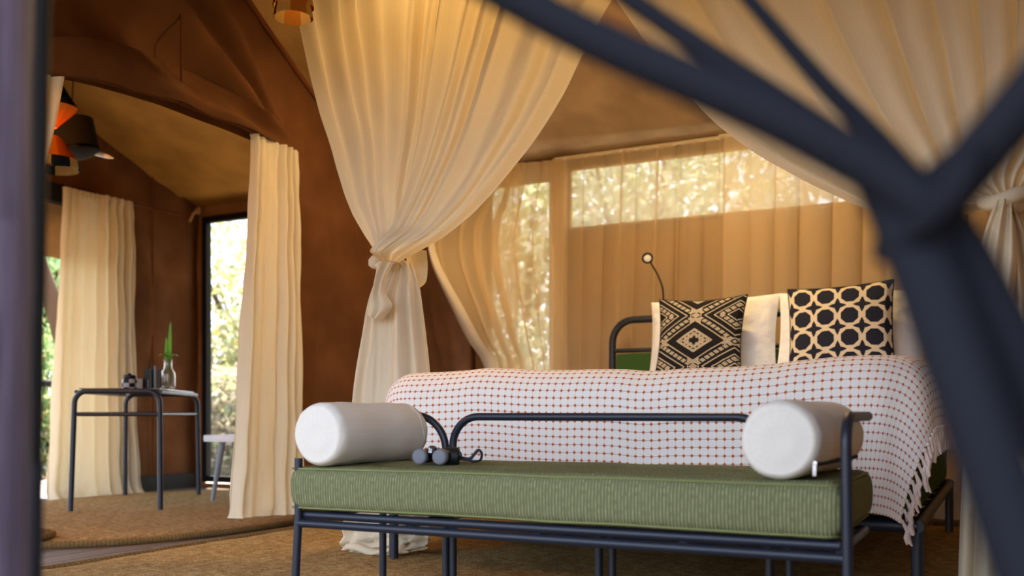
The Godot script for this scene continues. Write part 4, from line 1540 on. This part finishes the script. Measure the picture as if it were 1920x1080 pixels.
# ---------------------------------------------------------------- side room
func build_side_room():
	# curtain at the right end of the opening
	var o := thing("curtain", "straight pale curtain hanging at the right side of the partition opening", "curtain", pu(505, 976, -3.27), "curtains of the side room")
	var m := mb(o)
	var L := [Vector2(474, 250), Vector2(470, 350), Vector2(463, 470), Vector2(456, 600), Vector2(446, 780), Vector2(436, 920), Vector2(432, 972)]
	var Rr := [Vector2(557, 284), Vector2(559, 370), Vector2(561, 480), Vector2(563, 610), Vector2(565, 780), Vector2(566, 910), Vector2(566, 962)]
	var pl := func(x, y): return pu(x, y, -3.27)
	var dep := func(s, t): return (pleat(s * 5.5 + 0.25 * sin(s * 8) + 0.05 * sin(t * 6)) - 0.4) * lerpf(0.05, 0.075, t) * (0.6 + 0.4 * sin(s * 9 + 1)) + 0.015 * nz(s * 4, t * 4)
	cloth(m, L, Rr, pl, dep, Vector3(1, 0, 0), 120, 60, Vector2(0.6, 1.8))
	obj("drape", m.mesh(), M.curtain, o)
	# the other curtain of the opening, drawn back behind the post
	o = thing("curtain", "narrow end of a pale curtain drawn back beside the colourful pendant", "curtain", pu(60, 600, -3.26), "curtains of the side room")
	m = mb(o)
	cloth(m, [Vector2(20, 135), Vector2(12, 250), Vector2(2, 380), Vector2(-10, 520), Vector2(-20, 700), Vector2(-30, 1130)], [Vector2(124, 146), Vector2(106, 236), Vector2(80, 335), Vector2(58, 450), Vector2(44, 640), Vector2(40, 1135)], func(x, y): return pu(x, y, -3.26), func(s, t): return (pleat(s * 4.0) - 0.5) * 0.04, Vector3(1, 0, 0), 60, 40, Vector2(0.6, 1.6))
	obj("drape", m.mesh(), M.curtain, o)
	# curtain by the far doorway
	o = thing("curtain", "gathered cream curtain behind the slim side table by the far doorway", "curtain", pu(180, 940, -5.84), "curtains of the side room")
	m = mb(o)
	var L3 := [Vector2(120, 350), Vector2(117, 420), Vector2(112, 520), Vector2(106, 640), Vector2(99, 780), Vector2(91, 890), Vector2(86, 938)]
	var R3 := [Vector2(248, 379), Vector2(250, 430), Vector2(251, 520), Vector2(252, 640), Vector2(256, 780), Vector2(262, 890), Vector2(268, 926)]
	var pl3 := func(x, y): return pu(x, y, -5.84)
	cloth(m, L3, R3, pl3, func(s, t):
		var d := (pleat(s * 8.0 + 0.3 * sin(s * 7) + 0.06 * sin(t * 5)) - 0.4) * lerpf(0.045, 0.09, t) * (0.6 + 0.4 * sin(s * 8 + 2))
		d += 0.018 * sin(s * 110) * smoothstep(0.06, 0.0, t) + 0.02 * nz(s * 4, t * 4)
		return d + 0.05 * smoothstep(0.9, 1.0, t) * (0.5 + nz(s * 5, 3)), Vector3(1, 0, 0), 150, 70, Vector2(0.7, 1.8))
	obj("drape", m.mesh(), M.curtain, o)
	m = mb(o)
	m.tube([pu(108, 352, -5.90), pu(254, 384, -5.90)], 0.010, 8)
	obj("rod", m.mesh(), M.black_tube, o)

	# slim table
	var A := R(-4.80, 0, 3.81)
	var B := R(-4.41, 0, 4.08)
	var D := R(-4.99, 0, 4.95)
	var C := R(-5.38, 0, 4.68)
	var H := 0.735
	var ctr := (A + B + C + D) / 4.0
	o = thing("side_table", "slim black tubular table with a dark top in the side room", "table", ctr)
	var r := 0.0155
	var Y := Vector3(0, 1, 0)
	for e in [[A, B], [C, D]]:
		m = mb(o)
		var s0: Vector3 = e[0] + (e[0] - ctr) * 0.06 + Y * 0.04
		var s1: Vector3 = e[1] + (e[1] - ctr) * 0.03 + Y * 0.04
		m.tube(fillet([s0, e[0] + Y * H, e[1] + Y * H, s1], 0.07, 10), r, 12)
		m.tube([e[0].lerp(e[1], 0.03) + Y * 0.60, e[0].lerp(e[1], 0.97) + Y * 0.60], r * 0.8, 10)
		obj("leg_hoop", m.mesh(), M.navy_tube, o)
	for e in [[A, C], [B, D]]:
		for h in [H - 0.004, 0.60]:
			m = mb(o)
			m.tube([e[0].lerp(e[1], 0.02) + Y * h, e[0].lerp(e[1], 0.98) + Y * h], r * (0.7 if h > 0.7 else 0.45), 8)
			obj("rail", m.mesh(), M.navy_tube, o)
	m = mb(o)
	var ab := (B - A).normalized()
	var ac := (C - A).normalized()
	m.rbox(ctr + Y * (H + 0.014), Vector3((B - A).length() - 0.02, 0.008, (C - A).length() - 0.02), 0.003, 2, null, Basis(ab, Y, ab.cross(Y)))
	obj("top", m.mesh(), M.table_top, o)
	var ty := H + 0.018
	var spot := func(x: float, z: float) -> Vector3:
		var p := pz(x, 720, z)
		p.y = ty
		return p
	# things on the table
	var yaw := atan2(SA, CA)
	var p: Vector3 = spot.call(258, 5.95)
	o = thing("checked_box", "small black and grey checked box lying on the side table", "box", p)
	o.rotation.y = yaw
	m = MB.new()
	m.rbox(Vector3(0, 0.033, 0), Vector3(0.155, 0.066, 0.09), 0.004, 2)
	obj("box", m.mesh(), M.checker, o)
	p = spot.call(243, 5.78)
	o = thing("checked_jar", "little round black jar with a checked side in front of the checked box", "jar", p)
	m = MB.new()
	m.lathe([Vector2(0, 0), Vector2(0.042, 0), Vector2(0.045, 0.004), Vector2(0.045, 0.052), Vector2(0.041, 0.058)], Vector3.ZERO, Vector3.UP, 24)
	obj("jar", m.mesh(), M.checker, o)
	m = MB.new()
	m.lathe([Vector2(0.030, 0.058), Vector2(0.036, 0.060), Vector2(0.037, 0.078), Vector2(0.034, 0.083), Vector2(0.012, 0.084), Vector2(0.010, 0.092), Vector2(0, 0.094)], Vector3.ZERO, Vector3.UP, 22)
	obj("lid", m.mesh(), M.black_gloss, o)
	for e in [[277, 5.95, 0.040, 0.125, "upright black case beside the checked box, the wider of two"], [287, 5.99, 0.022, 0.150, "tall thin black case standing behind the checked box"], [299, 5.75, 0.020, 0.118, "slim dark blue case standing next to the glass vase"]]:
		p = spot.call(e[0], e[1])
		o = thing("case", e[4], "case", p, "upright cases on the side table")
		o.rotation.y = yaw
		m = MB.new()
		m.rbox(Vector3(0, e[3] / 2, 0), Vector3(e[2], e[3], 0.03), 0.004, 3)
		obj("body", m.mesh(), M.black_gloss, o)
		m = MB.new()
		m.rbox(Vector3(0, e[3] * 0.8, 0), Vector3(e[2] + 0.001, 0.002, 0.031), 0.0005, 2)
		obj("lid_line", m.mesh(), M.black, o)
	# vase with a leaf cutting
	p = spot.call(315, 5.86)
	o = thing("glass_vase", "small clear glass vase holding green leaves on the side table", "vase", p)
	m = MB.new()
	m.lathe([Vector2(0, 0.004), Vector2(0.036, 0.003), Vector2(0.042, 0.012), Vector2(0.042, 0.085), Vector2(0.038, 0.105), Vector2(0.024, 0.125), Vector2(0.022, 0.165), Vector2(0.028, 0.182), Vector2(0.025, 0.182), Vector2(0.019, 0.165), Vector2(0.021, 0.127), Vector2(0.034, 0.104), Vector2(0.038, 0.085), Vector2(0.038, 0.016), Vector2(0, 0.012)], Vector3.ZERO, Vector3.UP, 28, Vector2.ONE, func(a, b): return 1.0 + 0.03 * pow(absf(sin(a * TAU * 6)), 6.0) * smoothstep(0.55, 0.2, absf(b - 0.25)))
	obj("glass", m.mesh(), M.vase_glass, o)
	var pp := thing("cutting", "two upright green leaf blades and a low leaf in the glass vase", "plant", p + Vector3(0, 0.02, 0))
	for e in [[-0.006, 0.10, 0.235, 0.022], [0.020, 0.06, 0.33, 0.020]]:
		m = MB.new()
		m.grid(4, 16, func(a, b): return Vector3((a - 0.5) * e[3] * (0.35 + 1.1 * sin(PI * pow(b, 0.7)) if b < 0.97 else 0.1) + e[0] * b, 0.06 + b * e[2], 0.004 * cos((a - 0.5) * 3) + 0.01 * b).rotated(Vector3.UP, yaw))
		obj("leaf", m.mesh(), M.leaf_green, pp)
	for e in [[0.3, 0.06], [2.6, 0.055], [4.4, 0.05], [5.6, 0.055]]:
		m = MB.new()
		m.grid(4, 10, func(a, b): return Vector3(0.008 + b * e[1], 0.172 + 0.020 * sin(PI * b * 0.9), (a - 0.5) * 0.042 * sin(PI * (0.08 + 0.9 * b))).rotated(Vector3.UP, e[0]))
		obj("leaf", m.mesh(), M.leaf_green, pp)
	m = MB.new()
	m.tube([Vector3(0.004, 0.0, 0.002), Vector3(0, 0.10, 0), Vector3(0, 0.18, 0)], 0.004, 6)
	obj("stem", m.mesh(), M.leaf_green, pp)
	# stool half hidden by the curtain
	p = pz(436, 950, 6.25)
	o = thing("stool", "white topped stool with grey legs partly behind the straight pale curtain", "stool", Vector3(p.x, 0, p.z))
	o.rotation.y = 0.25
	m = MB.new()
	m.rbox(Vector3(0.12, 0.445, 0), Vector3(0.48, 0.05, 0.32), 0.012, 3)
	obj("seat", m.mesh(), M.white_paint, o)
	for e in [[-0.06, 0.09], [0.30, 0.09], [-0.06, -0.09], [0.30, -0.09]]:
		m = MB.new()
		var ox: float = -0.04 if e[0] < 0 else 0.04
		m.tube([Vector3(e[0] - ox, 0.42, e[1]), Vector3(e[0] - ox * 0.2, 0.2, e[1] * 1.2)], [0.021, 0.018], 10)
		m.tube([Vector3(e[0] - ox * 0.2, 0.2, e[1] * 1.2), Vector3(e[0] + ox * 0.4, 0.046, e[1] * 1.3)], [0.016, 0.013], 10)
		obj("leg", m.mesh(), M.grey_paint, o)

# ---------------------------------------------------------------- lamps
func omni(called: String, at: Vector3, e: float, col: Color, size := 0.03):
	var l := OmniLight3D.new()
	l.name = called
	add_child(l)
	l.position = at
	l.light_energy = e
	l.light_color = col
	l.light_size = size
	l.omni_range = 12.0
	l.omni_attenuation = 2.0
	l.shadow_enabled = true

func pendant(label: String, at: Vector3, rim: float, prof: Array, mats: Array, names: Array, drop: float, light: float):
	# prof: a profile per shade, measured from the rim at y = 0
	var o := thing("pendant_lamp", label, "lamp", at, "raffia pendant lamps")
	var top := 0.0
	for k in prof.size():
		var m := MB.new()
		m.lathe(prof[k], Vector3.ZERO, Vector3.UP, 40)
		var inner := []
		for q in range(prof[k].size() - 1, -1, -1):
			inner.append(Vector2(prof[k][q].x - 0.003, prof[k][q].y))
		m.lathe(inner, Vector3.ZERO, Vector3.UP, 40)
		obj(names[k], m.mesh(), M[mats[k]], o)
		top = maxf(top, prof[k][-1].y)
	var m2 := MB.new()
	m2.tube([Vector3(0, top - 0.01, 0), Vector3(0, drop, 0)], 0.004, 6)
	obj("cord", m2.mesh(), M.black, o)
	m2 = MB.new()
	m2.lathe([Vector2(0, -0.03), Vector2(0.02, -0.02), Vector2(0.026, 0.0), Vector2(0.02, 0.022), Vector2(0.012, 0.045), Vector2(0, 0.045)], Vector3(0, light, 0), Vector3.UP, 16)
	obj("bulb", m2.mesh(), M.bulb, o)
	return o

func build_lamps():
	var warm := Color(1.0, 0.86, 0.60)
	# bell shade at the top of the picture, beside the bed curtain
	var at := pz(550, 34, 3.92)
	pendant("raffia pendant lamp with cream and rust panels beside the knotted bed curtain", at, 0.08, [[Vector2(0.079, 0), Vector2(0.078, 0.012), Vector2(0.070, 0.055)], [Vector2(0.083, 0.045), Vector2(0.070, 0.11), Vector2(0.055, 0.18), Vector2(0.03, 0.22)]], ["raffia_warm", "raffia_warm"], ["lower_frill", "shade"], roof_y(-at.z) - at.y - 0.02, 0.10)
	omni("pendant_glow", at + Vector3(0, 0.10, 0), 0.009, Color(1.0, 0.80, 0.5))
	# hour-glass shade of the side room
	at = pz(100, 318, 4.95)
	pendant("stacked cone pendant lamp in orange, rust and teal raffia in the side room", at, 0.13, [
		[Vector2(0.125, 0), Vector2(0.130, 0.008), Vector2(0.122, 0.05)],
		[Vector2(0.120, 0.048), Vector2(0.085, 0.10), Vector2(0.05, 0.155), Vector2(0.026, 0.172)],
		[Vector2(0.018, 0.215), Vector2(0.035, 0.235), Vector2(0.085, 0.285), Vector2(0.118, 0.322)],
		[Vector2(0.121, 0.320), Vector2(0.085, 0.375), Vector2(0.045, 0.44), Vector2(0.012, 0.475)]], ["raffia_band", "raffia_mixed", "raffia_glow", "raffia_dark"], ["rim_band", "lower_cone", "glowing_cone", "upper_cone"], roof_y(-at.z) - at.y - 0.02, 0.30)
	omni("pendant_glow", at + Vector3(0, 0.28, 0), 0.045, Color(1.0, 0.6, 0.2))
	# black woven drum shade behind it
	at = pz(146, 290, 5.7)
	var o := thing("drum_lamp", "black woven drum lampshade with a flat saucer, behind the stacked cone pendant", "lamp", at)
	var tilt := Vector3(-0.16, 1, 0.12).normalized()
	var m := MB.new()
	m.lathe([Vector2(0.125, 0.03), Vector2(0.125, 0.20)], Vector3.ZERO, tilt, 36)
	m.lathe([Vector2(0.121, 0.20), Vector2(0.121, 0.03)], Vector3.ZERO, tilt, 36)
	m.lathe([Vector2(0.125, 0.20), Vector2(0.118, 0.204), Vector2(0.03, 0.206)], Vector3.ZERO, tilt, 36)
	obj("drum", m.mesh(), M.wicker_black, o)
	m = MB.new()
	m.lathe([Vector2(0, -0.028), Vector2(0.06, -0.02), Vector2(0.12, 0.004), Vector2(0.128, 0.014), Vector2(0.118, 0.012), Vector2(0.0, -0.012)], Vector3.ZERO, tilt, 36)
	obj("saucer", m.mesh(), M.wicker_black, o)
	m = MB.new()
	m.tube([tilt * 0.2, Vector3(0, roof_y(-at.z) - at.y - 0.02, 0)], 0.004, 6)
	obj("cord", m.mesh(), M.black, o)
	m = MB.new()
	var q0 := pz(180, 287, 5.75) - at
	var q1 := pz(213, 297, 5.72) - at
	m.tube([q0 - (q1 - q0) * 1.6, q0, q0.lerp(q1, 0.7), q1], [0.018, 0.016, 0.012, 0.003], 10, false, 0.5)
	obj("pale_paddle", m.mesh(), M.white_paint, o)
	# lamps added out of view to warm the bed curtains and the side room
	for e in [[-1.35, 2.36, 4.6, "added pendant lamp out of view above the bed, warming the sheers", 1.3], [-2.15, 2.55, 3.8, "added pendant lamp out of view behind the left bed curtain, warming its top", 1.0], [-4.6, 2.75, 2.5, "added pendant lamp out of view in the side room, lighting its ceiling", 1.7]]:
		at = R(e[0], e[1], e[2])
		pendant(e[3], at, 0.12, [[Vector2(0.15, 0), Vector2(0.13, 0.06), Vector2(0.08, 0.12), Vector2(0.03, 0.15)]], ["raffia_warm"], ["shade"], roof_y(e[2]) - e[1] - 0.02, 0.07)
		omni("pendant_glow", at + Vector3(0, 0.04, 0), e[4], Color(1.0, 0.64, 0.18) if e[0] < -4.0 else warm, 0.05)

# ---------------------------------------------------------------- in front of the camera
func build_foreground():
	# timber post at the left edge
	var z := 1.05
	var p0 := pz(-62, 1420, z)
	p0.y = -0.3
	var p1 := pz(-26, -300, z)
	p1.y = 2.95
	var o := thing("timber_post", "dark polished round timber post at the left edge", "post", Vector3(p0.x, -0.3, p0.z))
	var m := mb(o)
	var pts := []
	var rad := []
	for k in 60:
		var q := k / 59.0
		pts.append(p0.lerp(p1, q) + Vector3(0.004 * nz(q * 5), 0, 0.004 * nz(q * 5, 4)))
		rad.append(0.057 + 0.002 * nz(q * 9, 8) + 0.003 * exp(-pow((q - 0.33) / 0.012, 2)) + 0.003 * exp(-pow((q - 0.61) / 0.012, 2)))
	m.tube(pts, rad, 32)
	for k in m.t.size():
		m.t[k] = Vector2(m.t[k].x * 2.0, m.t[k].y * 0.9)
	obj("trunk", m.mesh(), M.log, o)
	# a slim black pole stands right behind it
	var b0 := pz(36, 1810, 1.16)
	b0.y = -0.3
	var b1 := pz(78, -300, 1.16)
	o = thing("steel_pole", "slim black steel pole standing against the timber post at the left edge", "pole", b0)
	m = mb(o)
	m.tube([b0, b1], 0.0135, 20)
	obj("shaft", m.mesh(), M.black, o)
	m = mb(o)
	m.tube([b0, b0.lerp(b1, (0.545 + 0.3) / (b1.y + 0.3))], 0.0145, 20)
	obj("navy_sleeve", m.mesh(), M.navy_tube, o)

	# crossed navy poles close to the lens, lashed together
	o = thing("crossed_poles", "out of focus crossed navy poles wrapped in canvas in the right foreground", "frame", pz(1720, 380, 0.58))
	var bars := [
		[[pz(880, -52, 0.694), pz(1105, 70, 0.660), pz(1416, 206, 0.612), pz(1640, 322, 0.585), pz(1745, 400, 0.571)], 37.0, 49.0],
		[[pz(1690, 470, 0.585), pz(1785, 352, 0.571), pz(1920, 193, 0.544), pz(2080, 0, 0.517)], 50.0, 58.0],
		[[pz(1660, 330, 0.598), pz(1712, 450, 0.585), pz(1770, 610, 0.558), pz(1850, 840, 0.530), pz(1960, 1180, 0.503)], 58.0, 66.0],
		[[pz(1730, 380, 0.612), pz(1800, 470, 0.598), pz(1890, 640, 0.578), pz(2010, 880, 0.558), pz(2150, 1200, 0.544)], 50.0, 58.0],
		[[pz(1380, -30, 0.918), pz(1530, 142, 0.850), pz(1640, 256, 0.782), pz(1740, 370, 0.694), pz(1790, 440, 0.626)], 13.0, 30.0],
		[[pz(1140, -30, 0.884), pz(1300, 80, 0.830), pz(1450, 180, 0.782), pz(1600, 280, 0.714), pz(1720, 360, 0.639)], 17.0, 30.0]]
	for e in bars:
		var path := smooth_path(e[0], 32)
		var rr := []
		for k in path.size():
			var q := k / 32.0
			var d := Vector3(path[k].x, 0, path[k].z).dot(Vector3(-SA, 0, -CA))
			rr.append(lerpf(e[1], e[2], q) / FPX * d)
		m = mb(o)
		m.tube(path, rr, 20)
		obj("pole", m.mesh(), M.navy_canvas, o)
	m = mb(o)
	for k in 5:
		var q := k / 4.0
		var c := pz(lerpf(1705, 1760, q), lerpf(405, 362, q), lerpf(0.59, 0.565, q))
		var ring := []
		for s in 20:
			var a := s / 20.0 * TAU
			ring.append(c + wp(0.012 * cos(a), 0.024 * cos(a), 0.03 * sin(a)))
		m.tube(ring, 0.007, 8, true, 0.8)
	obj("lashing", m.mesh(), M.navy_canvas, o)

# ---------------------------------------------------------------- outside
func leaf_mesh() -> ArrayMesh:
	var m := MB.new()
	m.grid(2, 4, func(a, b): return Vector3((a - 0.5) * 0.55 * sin(PI * (0.06 + 0.9 * b)), 0.12 * sin(PI * b) - 0.1 * absf(a - 0.5), b))
	return m.mesh()

var leaf_shape: ArrayMesh

func foliage(parent: Node3D, called: String, cnt: int, place: Callable, size: Vector2, cols: Array):
	if leaf_shape == null:
		leaf_shape = leaf_mesh()
	var mm := MultiMesh.new()
	mm.transform_format = MultiMesh.TRANSFORM_3D
	mm.use_colors = true
	mm.mesh = leaf_shape
	mm.instance_count = cnt
	for k in cnt:
		var s := rng.randf_range(size.x, size.y)
		var b := Basis.from_euler(Vector3(rng.randf_range(-1.3, 1.3), rng.randf_range(0, TAU), rng.randf_range(-0.8, 0.8))).scaled(Vector3.ONE * s)
		mm.set_instance_transform(k, Transform3D(b, place.call()))
		var c: Color = cols[rng.randi() % cols.size()]
		mm.set_instance_color(k, c * rng.randf_range(0.7, 1.2))
	var o := MultiMeshInstance3D.new()
	o.name = called
	o.multimesh = mm
	o.material_override = M.leaf
	o.set_meta("kind", "stuff")
	parent.add_child(o, true)

func bush(called: String, label: String, at: Vector3, rad: Vector3, cnt: int, size: Vector2, cols: Array, base_y := 0.0):
	var o := thing(called, label, "shrub" if called == "shrub" else "tree", at)
	foliage(o, "foliage", cnt, func():
		var d := Vector3(rng.randfn(), rng.randfn(), rng.randfn()).normalized() * pow(rng.randf(), 0.45)
		var lump := 1.0 + 0.35 * nz(d.x * 3 + at.x, d.y * 3, d.z * 3)
		return Vector3(d.x * rad.x, base_y + rad.y + d.y * rad.y, d.z * rad.z) * Vector3(lump, 1, lump), size, cols)
	for k in 5:
		var m := MB.new()
		var a := rng.randf() * TAU
		var tip := Vector3(cos(a) * rad.x * 0.6, base_y + rad.y * rng.randf_range(1.0, 1.6), sin(a) * rad.z * 0.6)
		var b0 := Vector3(0, base_y * 0.6, 0) if k else Vector3(0, -0.02, 0)
		m.tube(smooth_path([b0, b0.lerp(tip, 0.4) + Vector3(0.06, 0.08, 0.03), b0.lerp(tip, 0.75), tip], 10), [0.045, 0.043, 0.04, 0.038, 0.035, 0.03, 0.027, 0.024, 0.02, 0.015, 0.01], 7)
		obj("branch", m.mesh(), M.bark, o)
	if base_y > 0.5:
		var m2 := MB.new()
		m2.tube(smooth_path([Vector3(0, -0.02, 0), Vector3(0.06, base_y * 0.5, 0.03), Vector3(0, base_y, 0)], 8), 0.07, 9)
		obj("trunk", m2.mesh(), M.bark, o)

func build_outdoors():
	var green := [lin(0.10, 0.22, 0.04), lin(0.16, 0.28, 0.06), lin(0.07, 0.16, 0.04), lin(0.30, 0.36, 0.08)]
	var pale := [lin(0.42, 0.48, 0.22), lin(0.30, 0.40, 0.14), lin(0.52, 0.50, 0.30), lin(0.20, 0.30, 0.08)]
	var dry := [lin(0.17, 0.12, 0.06), lin(0.12, 0.10, 0.05), lin(0.22, 0.18, 0.10), lin(0.08, 0.11, 0.03)]
	var gold := [lin(0.36, 0.25, 0.03), lin(0.24, 0.22, 0.05), lin(0.15, 0.19, 0.04), lin(0.34, 0.31, 0.18)]
	var G := -0.32
	bush("shrub", "dry brown shrub low behind the glazed door of the side room", R(-8.2, G, 8.8), Vector3(1.2, 0.75, 0.8), 7000, Vector2(0.06, 0.13), dry)
	bush("shrub", "yellow green shrub behind the middle of the glazed door", R(-9.3, G, 10.2), Vector3(1.3, 1.15, 0.9), 6000, Vector2(0.07, 0.15), gold)
	bush("tree", "sparse pale tree high behind the glazed door against the white sky", R(-9.9, G, 11.2), Vector3(1.8, 1.3, 1.2), 2600, Vector2(0.08, 0.16), gold, 1.6)
	bush("shrub", "leafy shrub behind the tall opening left of the bed", R(-4.4, G, 8.4), Vector3(1.0, 1.0, 0.7), 3500, Vector2(0.07, 0.14), pale)
	bush("tree", "leafy tree behind the tall opening left of the bed, seen through the sheer", R(-4.9, G, 9.6), Vector3(1.6, 1.2, 1.1), 3500, Vector2(0.08, 0.16), pale, 1.5)
	bush("tree", "green tree filling the left half of the mesh strip window", R(-3.3, G, 9.6), Vector3(1.7, 1.6, 1.1), 3800, Vector2(0.08, 0.16), pale, 1.5)
	bush("tree", "pale green tree filling the right half of the mesh strip window", R(-1.2, G, 9.3), Vector3(1.8, 1.5, 1.0), 3800, Vector2(0.08, 0.16), pale, 1.7)
	bush("shrub", "dense green shrub beyond the railing outside the far doorway", R(-9.7, G, 6.4), Vector3(0.9, 1.15, 1.6), 4500, Vector2(0.07, 0.14), green)
	bush("shrub", "bright yellow green shrub low beyond the deck outside the far doorway", R(-9.2, G, 7.4), Vector3(0.6, 0.6, 1.2), 1800, Vector2(0.05, 0.11), gold)
	bush("tree", "dark green tree standing behind the shrubs outside the far doorway", R(-11.2, G, 8.2), Vector3(1.3, 1.2, 1.8), 4000, Vector2(0.1, 0.2), green, 1.3)
	# deck railing outside the far doorway
	var o := thing("railing", "black metal railing of the deck outside the far doorway", "railing", R(-8.2, 0, 4.0))
	var h := pu(83, 718, -8.2).y
	var m := mb(o)
	m.tube([R(-8.2, h, 1.0), R(-8.2, h, 6.3)], 0.035, 10)
	obj("rail", m.mesh(), M.frame_black, o)
	for v in [1.1, 2.6, 4.1, 6.28]:
		m = mb(o)
		m.tube([R(-8.2, -0.04, v), R(-8.2, h, v)], 0.025, 8)
		obj("post", m.mesh(), M.frame_black, o)
	# leaning trunk seen past the curtain
	var a := pu(62, 470, -8.8)
	var b := pu(112, 610, -8.8)
	var g0 := b + (b - a) * 2.0
	g0.y = G - 0.02
	o = thing("leaning_tree", "dark leaning tree trunk outside the far doorway beside the curtain", "tree", g0)
	m = mb(o)
	m.tube(smooth_path([g0, b, a, a + (a - b) * 1.2], 20), [0.13, 0.13, 0.125, 0.12, 0.115, 0.11, 0.105, 0.10, 0.10, 0.095, 0.09, 0.09, 0.085, 0.08, 0.08, 0.075, 0.07, 0.07, 0.065, 0.06, 0.05], 12)
	obj("trunk", m.mesh(), M.bark, o)
